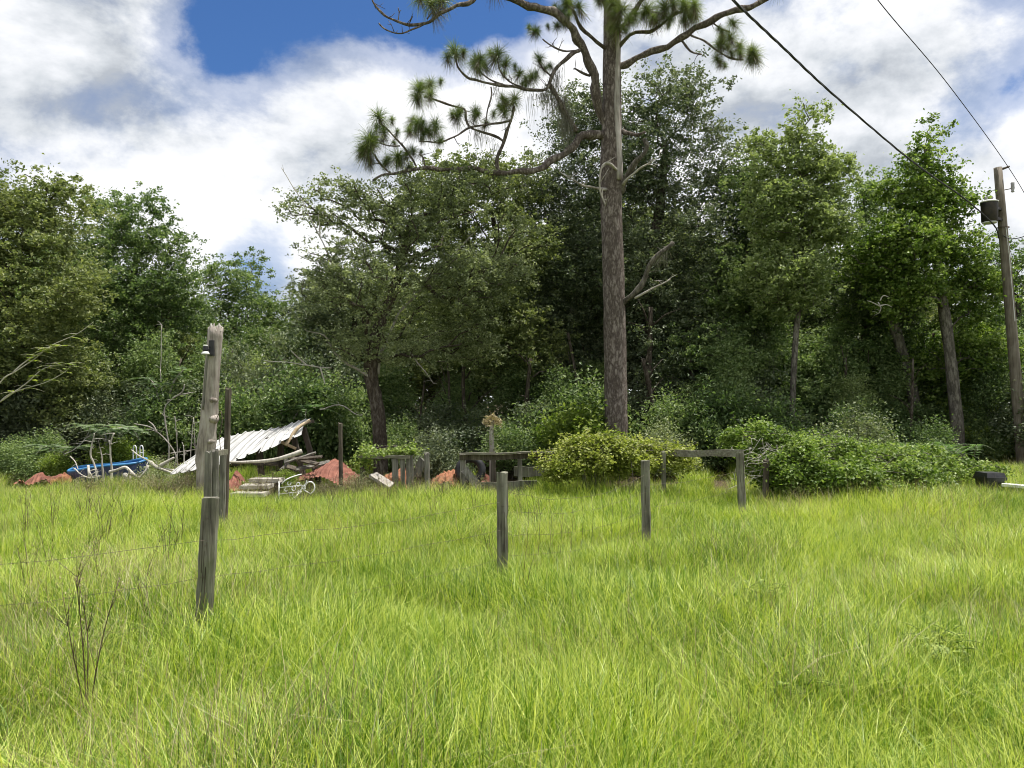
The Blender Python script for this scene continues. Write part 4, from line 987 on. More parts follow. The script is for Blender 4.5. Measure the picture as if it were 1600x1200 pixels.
for i in range(9):
    p = P(rr.uniform(375, 470), rr.uniform(712, 735), rr.uniform(13.9, 14.6)); e = p + Vector((rr.uniform(-.6, .6), rr.uniform(-.3, .3), rr.uniform(-.12, .3)))
    MB().box(p, e, rr.uniform(.06, .14), .03, Vector((rr.uniform(-.5, .5), -.4, 1)).normalized()).build('rubble_board', rr.choice(['dark_wood', 'board_wood', 'dark_wood']), sh)
lg = MB().tube(catmull([P(355, 722, 13.3), P(385, 722, 13.25), P(425, 719, 13.2), P(455, 711, 13.2), P(472, 705, 13.25)], 4), [.018 + .0016 * k for k in range(17)], 8, .06).build('fallen_limb', 'pale_branch', None, True, origin=P(472, 705, 13.25))
tag(lg, 'pale bent fallen limb lying across the front of the collapsed shed', 'branch')

def crumple(name, label, cx, cy, D, wpx, h, deep, mat, seed, amp=.07, peak=.55, lean=0.0):
    """one sagging, creased and corrugated sheet of metal lying over rubble, its edges off the ground"""
    g = random.Random(seed); c = P(cx, cy, D); w = W(wpx, D)
    ph = [g.uniform(0, 6) for _ in range(8)]; k1 = g.uniform(.25, .4); k2 = g.uniform(.68, .8)
    def f(u, v):
        x = (u - .5) * w; y = (v - .5) * deep
        prof = np.interp(u, [0, k1 * peak / .5, peak, max(k2, peak + .1), 1], [.34, .78, 1.0, .90, .42])
        z = h * float(prof) * (.50 + .50 * math.sin(min(1, v * 1.25 + .12) * 1.5708)) * (1 - .30 * max(0, v - .75) / .25)
        z += amp * .55 * math.sin(u * 8 + v * 4 + ph[0]) * math.sin(v * 5 + ph[1]) - amp * .8 * abs(math.sin(u * 5 + v * 3.2 + ph[2])) + amp * .35
        z += .012 * math.sin(u * w / .075 * 6.283) + .02 * math.sin(v * 19 + ph[3]) * (v < .3)
        yy = y - .16 * h * (1 - v) + .06 * math.sin(u * 9 + ph[4])
        return Vector((c.x + x + .04 * math.sin(v * 7 + ph[5]), D + yy, max(.03, z + .10)))
    o = MB().grid(f, 60, 16, .004).build(name, mat, None, False, origin=(c.x, D, 0))
    return tag(o, label, 'metal sheet')
crumple('rusty_sheet', 'large red-brown crumpled rusty metal sheet heaped to the right of the steps', 510, 735, 14.3, 108, .56, 1.4, 'rust', 1, .05)
crumple('rusty_sheet', 'small folded rusty sheet leaning at the left edge of the big rusty heap', 470, 742, 13.9, 40, .34, .7, 'rust', 2, .09, .7)
crumple('rusty_sheet', 'dark rusty sheet lying under the white roof behind the split boards', 372, 735, 13.2, 40, .42, .6, 'rust', 3, .1, .35)
crumple('rusty_sheet', 'low rusty sheet lying in the grass to the left of the blue pool', 68, 752, 15.0, 62, .28, .7, 'rust', 4, .09, .25)
crumple('rusty_sheet', 'small tilted orange rusty sheet beside the low rusty sheet by the pool', 98, 745, 15.1, 24, .30, .5, 'rust_orange', 5, .04, .5)
crumple('rusty_sheet', 'orange curled rusty sheet between the slab posts and the board fence', 692, 752, 13.4, 56, .50, .7, 'rust_orange', 6, .06, .5)
crumple('rusty_sheet', 'orange rusty sheet half hidden behind the upright slab posts', 618, 752, 13.9, 50, .48, .6, 'rust_orange', 7, .08, .5)
crumple('rusty_sheet', 'brown rusty scrap behind the tyre at the board fence', 752, 752, 13.9, 36, .38, .5, 'rust', 8, .08, .4)

# steps
st = thing('steps', 'three worn grey steps leading up to the collapsed shed', 'steps', tuple(P(400, 778, 12.6).xy) + (0,))
for k, (x0, x1, y, D0) in enumerate(((366, 416, 769, 12.4), (379, 424, 757, 12.75), (394, 441, 747, 13.1))):
    p = P(x0, y, D0); q = P(x1, y, D0); z = p.z
    t = post(MB(), Vector((p.x, D0, z - .03)), Vector((q.x, D0, z - .03)), .30, .06, 6, .006).build('tread', 'concrete', st) if False else MB().box(Vector((p.x, D0, z - .03)), Vector((q.x, D0, z - .03)), .32, .06, jag=.012).build('tread', 'concrete', st)
    MB().box(Vector((p.x + .04, D0 + .02, (z - .06) / 2 - .05)), Vector((q.x - .04, D0 + .02, (z - .06) / 2 - .05)), .24, z - .06 + .1, jag=.008).build('riser', 'dark_wood', st)  # dark riser under pale tread: shade below the overhang put into the colour
# white scrolled iron railing
D = 12.1; rl = thing('iron_railing', 'broken white scrolled iron railing with a ring lying beside the steps', 'railing', tuple(P(455, 785, D).xy) + (0,))
q = P(436, 785, D); q.z = 0
MB().tube([q, P(436, 752, D)], .011, 6).build('rail_post', 'white_paint', rl, True)
MB().tube(catmull([P(440, 756, D), P(448, 749, D), P(460, 744, D + .1), P(471, 741, D + .2)], 4), .009, 6).build('hand_rail', 'white_paint', rl, True)
def ring(cx, cy, r, D, a0=0, a1=6.283, th=.008, tilt=.3, dx=0):
    c = P(cx, cy, D); return MB().tube([c + Vector((math.cos(t) * r * .85, math.sin(t) * r * tilt, math.sin(t) * r)) for t in np.linspace(a0, a1, 20)], th, 6, cap=False)
ring(484, 762, .09, D, -1.2, 3.4, .011).build('ring', 'white_paint', rl, True)
for (cx, cy, r) in ((452, 755, .03), (459, 763, .035), (466, 757, .03), (455, 772, .03), (468, 768, .03), (474, 761, .028), (447, 765, .025), (461, 777, .028)):
    ring(cx, cy, r, D + random.uniform(-.05, .05), random.uniform(0, 3), 6 + random.uniform(0, 2), .006).build('scroll', 'white_paint', rl, True)
MB().tube(catmull([P(453, 782, D - .1), P(462, 776, D - .08), P(468, 768, D), P(478, 755, D), P(479, 751, D)], 4), .010, 6).build('leg_bar', 'white_paint', rl, True)
MB().tube([P(474, 765, D), P(486, 772, D)], .010, 6).build('stub_bar', 'white_paint', rl, True)
for y in (762, 772): MB().tube([P(437, y, D), P(472, y - 4, D + .05)], .006, 5).build('cross_bar', 'white_paint', rl, True)

# ------------------------------------------------------------------ old board fence behind
FB = 13.0
def fpost(px, y0, y1, wpx, D, label, mat='board_wood'): return board(px, y0, px + random.uniform(-1, 1), y1, D, wpx, W(wpx, D) * .7, label, 'board_fence_post', 'fence post', mat, 'posts of the old board fence')
fpost(567, 715, 760, 8, 13.4, 'vine-grown dark end post of the old board fence', 'dark_wood')
fpost(723, 711, 770, 8, FB, 'grey post with a diagonal brace at the gap in the board fence')
fpost(812, 708, 765, 7, FB + .1, 'grey post near the middle of the long top rail')
fpost(771, 712, 765, 7, FB + .4, 'grey post behind the long rail next to the dry tufted stump', 'dark_wood')
fpost(913, 712, 760, 6, FB, 'post half buried in the yellow-green vine mound', 'post_wood')
fpost(1037, 706, 785, 7, 12.2, 'post standing free under the right end of the vine mound', 'post_wood')
fpost(1197, 720, 795, 9, 11.4, 'dark thick post inside the left edge of the big vine thicket', 'dark_wood')
SL = [(617, 716, 10, .05), (629, 714, 7, .04), (640, 712, 11, .06), (667, 709, 8, .06)]
SLL = ['leftmost forked grey slab post of the upright group', 'narrow grey slab post squeezed in the upright group', 'widest grey slab post of the upright group', 'lone grey slab post at the right end of the upright group']
for (px, y, w, th), lb in zip(SL, SLL): board(px, y, px + 1, 772, 13.1, w, th, lb, 'slab_post', 'fence post')
o = MB().box(P(650, 745, 13.25), P(660, 718, 13.25), .14, .03, Vector((0, -1, .2)).normalized(), .04).build('broken_board', 'board_wood', None, origin=P(650, 745, 13.25)); tag(o, 'broken slanting grey board wedged between two slab posts', 'board')
def rail(x0, y0, D0, x1, y1, D1, h, th, label, mat='rail_wood'):
    p = P(x0, y0, D0); q = P(x1, y1, D1); mb = MB(); n = 8
    for k in range(n): pass
    o = mb.grid(lambda u, v: p.lerp(q, u) + Vector((0, 0, -h * v + .007 * math.sin(u * 11 + v) - .006 * math.sin(u * 3.1))), 12, 2, th).build('rail_board', mat, None, False, origin=p)
    return tag(o, label, 'board', 'rails of the old board fence')
rail(562, 711, 13.3, 642, 711, 13.1, .05, .10, 'top rail with vines creeping along it near the slab posts')
rail(718, 708, FB - .06, 868, 704, FB - .06, .025, .09, 'long flat grey cap board on the middle stretch of the board fence')
rail(718, 711, FB - .02, 868, 707, FB - .02, .09, .035, 'dark brown board hung under the long cap board', 'dark_wood')
rail(745, 754, FB - .05, 838, 750, FB + .1, .16, .035, 'wide low greenish board near the ground behind the dead-wood brace', 'post_wood')
rail(803, 729, FB + .3, 862, 728, FB + .3, .17, .035, 'wide greenish board behind the middle post', 'post_wood')
rail(1040, 703, 12.4, 1162, 702, 11.2, .10, .045, 'short brown-stained rail joining the vine mound to the fence post')
o = MB().box(P(726, 734, FB - .1), P(757, 772, FB - .2), .13, .04, Vector((0, -1, .3)).normalized(), .03).build('diagonal_brace', 'board_wood', None, origin=P(757, 772, FB)); tag(o, 'grey diagonal brace board leaning in the gap of the fence', 'board')
o = MB().box(P(583, 742, 13), P(612, 760, 12.8), .14, .06, Vector((0, -.5, 1)).normalized(), .03).build('fallen_board', 'dead_wood', None, origin=P(612, 760, 12.8)); tag(o, 'pale split board lying slanted in front of the upright slabs', 'board')
# tyre
c = P(735, 735, 13.35); R0, r0 = .20, .065
tg = MB()
def tf(u, v):
    a_ = u * 6.28318; b_ = v * 6.28318; rr_ = R0 + r0 * math.cos(b_) + (.006 * (int(u * 40) % 2) if math.cos(b_) > .5 else 0)
    return c + Vector((math.cos(a_) * rr_, math.sin(b_) * r0 * 1.15 + .12 * math.sin(a_) * rr_, math.sin(a_) * rr_))
ty = tg.grid(tf, 40, 12).build('tyre', 'black_plastic', None, True, origin=(c.x, c.y, c.z)); tag(ty, 'dark round tyre leaning behind the gap in the board fence', 'tyre')
# dry tufted stump
D = 13.9; q = P(770, 765, D); q.z = -.1
su = thing('dry_stump', 'thin pale dead stump with a dry tuft of leaves on top behind the fence rail', 'stump', (q.x, q.y, 0))
MB().tube(catmull([q, P(769, 720, D), P(768, 680, D), P(769, 655, D)], 4), [.065 - .003 * k for k in range(13)], 9, .08).build('stem', 'dead_wood', su, True)
n = 420; th = RNG.uniform(0, 6.28, n); e = P(769, 654, D) - Vector((q.x, q.y, 0))
rad_ = RNG.random(n) ** .6 * .17; cc = np.stack([e.x + np.cos(th) * rad_, e.y + np.sin(th) * rad_, e.z + .04 - rad_ * .7 + RNG.normal(size=n) * .03], 1)
link('dry_leaves', leaf_mesh('dry_leaves', cc, 'straw', (.06, .13), .18, .2, .5), su)
cc = np.stack([RNG.normal(size=300) * .07 + e.x, RNG.normal(size=300) * .07 + e.y, RNG.uniform(.75, 1.3, 300)], 1); link('climbing_leaves', leaf_mesh('climbing_leaves', cc, 'olive_leaf', (.03, .06), .6), su)

# ------------------------------------------------------------------ blue pool, dead branches
c = P(168, 742, 15.6)
po = thing('paddling_pool', 'small sagging blue vinyl pool with a bright blue lining and a white ladder', 'pool', (c.x, c.y, 0))
PA, PBb = .78, .42
def prim(t): return .50 + .10 * math.cos(t - .25) + .02 * math.sin(3 * t)
def wall(rs, z0, z1):
    def f(u, v):
        t = u * 6.28318; z = z0 + (prim(t) - z0) * v if z1 is None else z1
        bul = 1 + .05 * math.sin(v * 3.14) + .015 * math.sin(t * 9)
        return Vector((c.x + math.cos(t) * PA * rs * bul, c.y + math.sin(t) * PBb * rs * bul, z))
    return f
MB().grid(wall(1.0, 0, None), 48, 6).build('outer_wall', 'pool_navy', po, True)
MB().grid(wall(.955, 0.03, None), 48, 6).build('lining', 'pool_blue', po, True)
MB().tube([Vector((c.x + math.cos(t) * PA * .98, c.y + math.sin(t) * PBb * .98, prim(t))) for t in np.linspace(0, 6.28318, 49)], .026, 8, cap=False).build('rim', 'pool_blue', po, True)
MB().grid(lambda u, v: Vector((c.x + math.cos(u * 6.28318) * PA * .95 * v, c.y + math.sin(u * 6.28318) * PBb * .95 * v, .03)), 32, 3).build('floor', 'pool_blue', po)
for dx in (0, .14):
    b_ = c + Vector((.30 + dx, PBb + .02, 0)); b_.z = 0
    ld = MB().tube(catmull([b_, b_ + Vector((0, 0, .65)), b_ + Vector((.0, 0, .82)), b_ + Vector((.04, -.04, .87)), b_ + Vector((.09, -.06, .82)), b_ + Vector((.10, -.06, .55))], 4), .012, 6).build('ladder_rail', 'white_paint', po, True)
    MB().tube([b_ + Vector((0, 0, .72)), b_ + Vector((.10, -.06, .72))], .01, 5).build('ladder_rung', 'white_paint', po)

def dead_branch(pts, w0, w1, label, mat='pale_branch', name='dead_branch', fork=None, cat='branch'):
    p = catmull([P(*q) for q in pts], 4); D0 = pts[0][2]; r = [W(w0 + (w1 - w0) * i / (len(p) - 1), D0) / 2 for i in range(len(p))]
    t = thing(name, label, cat, (p[0].x, p[0].y, max(0, min(p[0].z, p[-1].z))))
    r = [q * .62 for q in r]; p, r = crooked(p, r, .22, int(pts[0][0]))
    MB().tube(p, r, 7, .08).build('stem', mat, t, True)
    g = random.Random(int(pts[0][0] * 3 + pts[0][1]))
    for k in range(4):
        q = p[g.randrange(len(p) // 3, len(p))]; d = Vector((g.gauss(0, 1), g.gauss(0, 1), g.gauss(.3, .8))).normalized() * g.uniform(.08, .26)
        MB().tube([q, q + d * .5 + Vector((0, 0, .02)), q + d], [min(r) * .55 + .002, min(r) * .4 + .001, .002], 4).build('twig', mat, t, True)
    for f in (fork or []):
        pf = catmull([P(*q) for q in f], 4); MB().tube(pf, [W(w1 * 1.4 * (1 - .6 * i / len(pf)), D0) / 2 for i in range(len(pf))], 5).build('side_branch', mat, t, True)
    return t
dead_branch([(152, 760, 14.7), (148, 725, 14.7), (143, 710, 14.7), (144, 690, 14.7), (147, 677, 14.7)], 5, 3, 'pale bent bare stick rising in front of the blue pool')
dead_branch([(173, 760, 14.6), (173, 725, 14.6), (173, 705, 14.6), (173, 693, 14.6), (179, 677, 14.6)], 6, 3, 'pale forked bare stick rising in front of the bright pool lining', fork=[[(173, 694, 14.6), (171, 690, 14.6), (169, 688, 14.6)]])
dead_branch([(162, 755, 14.8), (161, 720, 14.8), (158, 707, 14.8), (155, 698, 14.8)], 5, 2, 'short brown dead stick between the two pale sticks', 'dead_wood')
dead_branch([(205, 703, 14.6), (215, 711, 14.5), (235, 722, 14.4), (262, 733, 14.3), (285, 738, 14.2)], 3, 5, 'long pale dead branch sloping down from the pool ladder', fork=[[(235, 722, 14.4), (245, 730, 14.3), (272, 740, 14.2)], [(250, 728, 14.3), (260, 722, 14.3), (272, 715, 14.3)]])
dead_branch([(172, 737, 14.3), (185, 735, 14.2), (198, 732, 14.2), (208, 740, 14.1), (216, 745, 14.1), (232, 727, 14.2)], 8, 6, 'thick pale twisted dead log lying in front of the pool')
dead_branch([(195, 743, 14.2), (200, 746, 14.1), (204, 748, 14.1)], 13, 12, 'pale broken stump end under the twisted dead log')
dead_branch([(138, 728, 14.6), (140, 738, 14.5), (142, 745, 14.5)], 7, 8, 'short pale broken stub in front of the navy pool wall')
dead_branch([(262, 745, 16), (264, 700, 16), (258, 660, 16), (259, 635, 16), (270, 622, 16), (285, 616, 16), (302, 613, 16)], 4, 2, 'thin bare sapling curving over to the right behind the brush heap', 'dead_wood', fork=[[(270, 622, 16), (285, 612, 16), (288, 600, 16)]])
dead_branch([(272, 730, 15.5), (276, 710, 15.5), (262, 690, 15.5), (245, 676, 15.5), (230, 666, 15.5), (210, 662, 15.5)], 4, 2, 'thin arching bare branch over the brush heap', 'dead_wood', fork=[[(245, 676, 15.5), (240, 665, 15.5), (232, 658, 15.5)]])
dead_branch([(278, 740, 15), (277, 700, 15), (273, 650, 15)], 3, 2, 'straight thin grey stick standing in the brush heap', 'dead_wood')
dead_branch([(294, 740, 14.8), (299, 695, 14.8), (303, 655, 14.8)], 3, 1.5, 'pale slender stick leaning right beside the broken pole')
dead_branch([(306, 740, 14.9), (305, 700, 14.9), (302, 652, 14.9)], 3, 1.5, 'second slender stick crossing the pale one beside the broken pole', 'dead_wood')
dead_branch([(288, 735, 14.7), (288, 718, 14.7), (287, 696, 14.7)], 4, 3, 'short pale stub standing left of the white roof')
dead_branch([(265, 709, 15.2), (285, 706, 15.2), (310, 700, 15.2)], 3, 2, 'thin horizontal branch caught in the upright sticks', 'dead_wood')
dead_branch([(110, 713, 15.5), (118, 722, 15.4), (122, 735, 15.3)], 3, 2, 'thin curved twig at the left end of the pool')
dead_branch([(115, 732, 14.8), (125, 740, 14.6), (140, 746, 14.4), (158, 744, 14.3)], 3, 2.5, 'thin pale branch curved along the foot of the pool')
dead_branch([(100, 710, 16), (115, 703, 16), (130, 690, 16), (140, 672, 16)], 2.5, 1.5, 'thin dark branch slanting up to the left of the pool', 'dead_wood')
dead_branch([(253, 620, 19.5), (251, 560, 19.5), (253, 508, 19.5)], 2.5, 2, 'long thin vine stem hanging in the dark wood behind the brush heap', 'pale_branch')
dead_branch([(518, 575, 16.2), (490, 572, 16.1), (460, 568, 16), (412, 563, 16)], 4, 2, 'bleached horizontal bare limb reaching left from the spreading oak', fork=[[(480, 571, 16.1), (465, 558, 16), (455, 548, 16)], [(500, 573, 16.1), (505, 590, 16.1), (508, 600, 16)]])
dead_branch([(580, 590, 16.5), (545, 570, 16.4), (520, 545, 16.3), (505, 525, 16.2), (478, 517, 16.1)], 8, 2, 'bare limb with a bleached tip rising left from the oak fork', 'dead_wood')
dead_branch([(572, 510, 16.3), (578, 497, 16.3), (590, 490, 16.25), (596, 468, 16.2)], 9, 4, 'bleached broken knuckle limb at the oak fork', 'dead_wood')
dead_branch([(535, 432, 16.1), (515, 405, 16), (500, 370, 15.9), (480, 330, 15.8), (458, 292, 15.7), (440, 262, 15.7)], 5, 1.5, 'long bleached bare limb slanting up through the oak crown', fork=[[(500, 370, 15.9), (499, 350, 15.9), (497, 335, 15.9)], [(515, 405, 16), (490, 408, 16), (465, 398, 15.9)]])
dead_branch([(590, 585, 16.7), (600, 540, 16.8), (625, 490, 17), (668, 440, 17.1), (720, 385, 17.1), (745, 360, 17)], 10, 2, 'long grey limb rising right through the oak crown', 'dead_wood', fork=[[(640, 470, 17), (655, 440, 17), (665, 430, 17)]])
dead_branch([(640, 550, 16.6), (660, 575, 16.6), (678, 600, 16.6)], 4, 1.5, 'broken twig hanging beneath the right side of the oak', 'dead_wood')
dead_branch([(1372, 472, 18.4), (1376, 480, 18.4), (1372, 490, 18.4)], 3, 1.6, 'white bleached forked snag in front of the dark leaning trunk', fork=[[(1375, 478, 18.4), (1385, 476, 18.4), (1394, 480, 18.4)], [(1374, 478, 18.4), (1362, 472, 18.4), (1355, 470, 18.4)], [(1375, 470, 18.4), (1380, 462, 18.4), (1388, 464, 18.4)]])
dead_branch([(500, 640, 17), (530, 633, 16.8), (555, 646, 16.7), (567, 648, 16.6)], 3, 2.5, 'grey fallen branch caught in the bushes left of the oak trunk', 'dead_wood')

# pale mimosa branches at the left edge and mimosa saplings
def frond(c, d, ln, pairs, pl, pw, g, droop=.35):
    """arched frond: returns centres, dirs, normals of its leaflets and the rachis points"""
    d = Vector(d).normalized(); sd_ = d.cross(Vector((0, 0, 1)))
    sd_ = sd_.normalized() if sd_.length > 1e-3 else Vector((1, 0, 0))
    C_, D_, N_, R_, LN = [], [], [], [], []
    for k in range(pairs + 1):
        t = k / pairs; p = Vector(c) + d * ln * t + Vector((0, 0, -droop * ln * t * t)); R_.append(p)
        if k == 0: continue
        sc = math.sin(min(1, .25 + t * .9) * 3.0) * .9 + .1
        for s in (-1, 1):
            dd = (sd_ * s + d * .35 + Vector((0, 0, -.15))).normalized(); l = pl * max(.25, sc)
            C_.append(p + dd * l * .5); D_.append(dd); N_.append(Vector((0, 0, 1)) + d * .2 + Vector((g.gauss(0, .2), g.gauss(0, .2), 0))); LN.append(l)
    return C_, D_, N_, R_, LN
def fronds_obj(name, parent, origin, specs, leaf, stem, pairs, pl, pw, seed, droop=.35, sr=.004):
    g = random.Random(seed); C_, D_, N_, LN = [], [], [], []; mb = MB()
    for (c, d, ln) in specs:
        a_, b_, n_, r_, l_ = frond(c, d, ln, pairs, pl, pw, g, droop); C_ += a_; D_ += b_; N_ += n_; LN += l_
        mb.tube(r_, [sr * (1 - .8 * i / len(r_)) for i in range(len(r_))], 4)
    o = np.array(origin)
    LN = np.array(LN); v, q, var = leaf_arrays(np.array([tuple(x) for x in C_]) - o, np.array([tuple(x) for x in D_]), np.array([tuple(x) for x in N_]), LN, LN * pw, .05)
    link(name, mesh_np(name, v, q, leaf, var), parent)
    mb.build('rachis', stem, parent, True)
def mimosa(label, base, stems, seed, leaf, nf, ln, bark='pale_branch', w=4, pairs=9, pl=.11, pw=.32, tipbias=.5, name='mimosa_sapling'):
    g = random.Random(seed); t = thing(name, label, 'sapling', (base.x, base.y, 0)); specs = []
    for s in stems:
        p = catmull([P(*q) for q in s], 4); r = [W(w * (1 - .7 * i / len(p)), s[0][2]) / 2 for i in range(len(p))]
        MB().tube(p, r, 6).build('stem', bark, t, True)
        for k in range(nf):
            q = p[int((tipbias + (1 - tipbias) * g.random()) * (len(p) - 1))]; an = g.uniform(0, 6.28)
            specs.append((q, (math.cos(an), math.sin(an), g.uniform(.05, .45)), ln * g.uniform(.7, 1.2)))
    fronds_obj('leaves', t, (base.x, base.y, 0), specs, leaf, 'dead_wood', pairs, pl, pw, seed); return t
mimosa('sapling with thin pale branches and small yellow-green leaf sprays before the broad oak', P(-70, 800, 9),
       [[(-70, 800, 9), (-40, 690, 9), (0, 628, 9), (30, 610, 9), (70, 598, 9), (100, 582, 9), (113, 568, 9)], [(-30, 660, 9), (0, 598, 9), (25, 580, 9), (55, 560, 9), (80, 540, 9), (120, 522, 9), (146, 503, 9)], [(0, 628, 9), (40, 600, 9), (70, 575, 9), (112, 568, 9)], [(20, 582, 9), (40, 565, 9), (70, 548, 9), (95, 540, 9)]],
       4, 'lime_leaf', 14, .17, w=2.4, pairs=9, pl=.045, pw=.5, tipbias=.45)
mimosa('feathery mimosa sapling spreading flat leaves above the blue pool', P(170, 745, 16.5), [[(165, 745, 16.5), (168, 700, 16.5), (150, 672, 16.4), (128, 664, 16.3)], [(168, 700, 16.5), (175, 675, 16.4), (195, 668, 16.4), (212, 676, 16.3)], [(168, 700, 16.5), (165, 680, 16.2), (170, 662, 16)]], 5, 'mimosa_leaf', 16, .55, 'dead_wood', 4, 12, .16, .42)
mimosa('feathery mimosa sapling with drooping leaves left of the blue pool', P(80, 745, 16.8), [[(90, 745, 16.8), (90, 715, 16.8), (75, 700, 16.7), (60, 695, 16.6)], [(90, 715, 16.8), (110, 700, 16.6), (130, 702, 16.5)]], 6, 'mimosa_leaf', 14, .5, 'dead_wood', 4, 12, .15, .42)
mimosa('feathery pale mimosa sapling growing in the dark behind the brush heap', P(250, 735, 19), [[(252, 735, 19), (255, 660, 19), (240, 600, 19), (225, 590, 19)], [(255, 660, 19), (270, 600, 19), (290, 575, 19)]], 8, 'mimosa_leaf', 16, .6, 'dead_wood', 4, 12, .17, .42)
mimosa('feathery green sapling spreading behind the collapsed shed roof', P(440, 735, 18), [[(440, 735, 18), (440, 660, 18), (430, 610, 18)], [(440, 660, 18), (460, 620, 18), (490, 610, 18)], [(440, 690, 18), (470, 640, 17.6), (510, 640, 17.4)]], 9, 'fern_leaf', 18, .65, 'dead_wood', 4, 12, .18, .4)

# ------------------------------------------------------------------ vine mounds
def vine(label, ells, n, leaf, seed_arcs, L=(.035, .065), name='vine_thicket', sprigs=40, floor=.15, aspect=.7):
    cx = np.mean([e[0] for e in ells]); cy = np.mean([e[1] for e in ells]); base = np.array([cx, cy, 0])
    t = thing(name, label, 'vine', (cx, cy, 0))
    lob = []
    for e in ells:
        lob.append(e)
        for k in range(8):
            u = unit(RNG.normal(size=3)); u[2] = abs(u[2]); f = RNG.uniform(.16, .5)
            lob.append((e[0] + u[0] * e[3] * .9, e[1] + u[1] * e[4] * .9, e[2] + u[2] * e[5] * .9, e[3] * f, e[4] * f, e[5] * f * 1.2, 1.3))
    att = sample_env(lob, n, .10, .35, 5.0, -.25)
    per = 62; idx = np.repeat(np.arange(len(att)), per)
    c = att[idx] + RNG.normal(size=(len(idx), 3)) * np.array([.06, .06, .045]) * RNG.uniform(.5, 1.8, len(att))[idx][:, None]
    # trailing sprigs that break the outline
    tops = att[np.argsort(-att[:, 2] + RNG.normal(size=len(att)) * .22)[:min(len(att), sprigs * 2)]]; tops = tops[RNG.choice(len(tops), min(sprigs, len(tops)), replace=False)]
    mb = MB(); sp = []
    for a_ in tops:
        d = Vector((random.gauss(0, 1), random.gauss(0, 1), random.uniform(.2, 1.3))).normalized(); ln = random.uniform(.10, .34)
        p = [Vector(a_) + d * ln * k / 3 + Vector((0, 0, -.12 * ln * k * k / 9)) for k in range(4)]; mb.tube(p, .0025, 3)
        for q in p[1:]: sp += [np.array(q) + RNG.normal(size=3) * .022 for _ in range(4)]
    c = np.vstack([c, np.array(sp)]); c = c[c[:, 2] > .02]
    link('foliage', leaf_mesh('foliage', c - base, leaf, L, aspect, .75, .15, .1), t)
    for k in range(seed_arcs):
        i, j = RNG.integers(0, len(att), 2); p = Vector(att[i]); q = Vector(att[j])
        if (p - q).length > 1.4: q = p + (q - p).normalized() * 1.4
        mb.tube(catmull([p, p.lerp(q, .5) + Vector((0, 0, .1)), q], 4), .005, 4)
    for k in range(10):
        p = Vector(att[RNG.integers(0, len(att))]); mb.tube([Vector((p.x, p.y, 0)), p.lerp(Vector((p.x, p.y, 0)), .5) + Vector((.06, .03, 0)), p], .007, 5)
    tag(mb.build('vine_stems', 'grey_bark', t, True), kind='stuff'); return t
vine('yellow-green vine mound draped over the middle of the old board fence', [ell(862, 712, 12.9, 26, 9), ell(905, 704, 12.8, 38, 12), ell(945, 698, 12.7, 40, 13), ell(990, 700, 12.6, 36, 12), ell(1040, 708, 12.5, 38, 8), ell(895, 724, 12.6, 40, 16), ell(950, 722, 12.5, 42, 18), ell(1000, 722, 12.5, 36, 14), ell(1060, 722, 12.4, 24, 9), ell(870, 738, 12.7, 20, 14)],
     540, 'vine_leaf_yellow', 50, sprigs=190)
vine('big sprawling green vine thicket burying the right-hand end of the old fence', [ell(1180, 690, 12.2, 44, 22), ell(1235, 705, 12.2, 48, 24), ell(1300, 715, 12.3, 56, 26), ell(1375, 725, 12.6, 56, 24), ell(1440, 728, 13.3, 48, 22), ell(1500, 732, 13.9, 34, 14), ell(1540, 738, 14.4, 26, 10), ell(1240, 745, 11.6, 44, 40), ell(1310, 755, 11.6, 60, 36), ell(1390, 760, 12, 60, 30), ell(1450, 757, 12.5, 36, 22), ell(1205, 730, 11.9, 30, 30)],
     1450, 'vine_leaf', 120, sprigs=320, L=(.038, .07))
mb = MB(); g = random.Random(8)
t = thing('dead_vine_tangle', 'tangle of bare grey dead vine stems on the left shoulder of the big vine thicket', 'vine', tuple(P(1180, 720, 11.7).xy) + (0,))
for k in range(70):
    p = P(g.uniform(1160, 1215), g.uniform(690, 745), g.uniform(11.4, 12)); q = p + Vector((g.gauss(0, .16), g.gauss(0, .1), g.gauss(-.05, .14)))
    mb.tube(catmull([p, p.lerp(q, .5) + Vector((g.gauss(0, .05), 0, g.gauss(0, .05))), q], 3), .0035, 4)
mb.build('stems', 'pale_branch', t, True)
vine('creeping vine over the top rail beside the upright slab posts', [ell(645, 706, 13.3, 22, 4), ell(668, 706, 13.4, 14, 6), ell(585, 708, 13.3, 20, 2.5), ell(570, 728, 13.4, 7, 14)], 46, 'vine_leaf', 8, sprigs=20, name='creeping_vine')

# fern clump, bin, white bench
D = 15.2; c = P(1450, 722, D); c.z = 0.72
fe = thing('fern_clump', 'clump of long arching green fern fronds rising behind the vine thicket', 'fern', (c.x, c.y, 0)); g = random.Random(4); specs = []
for k in range(46):
    an = g.uniform(0, 6.28); o_ = Vector((g.gauss(0, .35), g.gauss(0, .25), 0)); specs.append((c + o_, (math.cos(an), math.sin(an) * .7, g.uniform(.5, 1.1)), g.uniform(.65, 1.05)))
fronds_obj('fronds', fe, (c.x, c.y, 0), specs, 'fern_leaf', 'green_stem' if 'green_stem' in MATS else 'dead_wood', 20, .13, .2, 3, .65)
D = 13; x0, x1 = P(1532, 770, D).x, P(1562, 770, D).x; z1 = P(1545, 738, D).z; cx = (x0 + x1) / 2
bn = thing('black_bin', 'black plastic bin with a lipped lid at the right end of the vine thicket', 'bin', (cx, D, 0))
w = x1 - x0
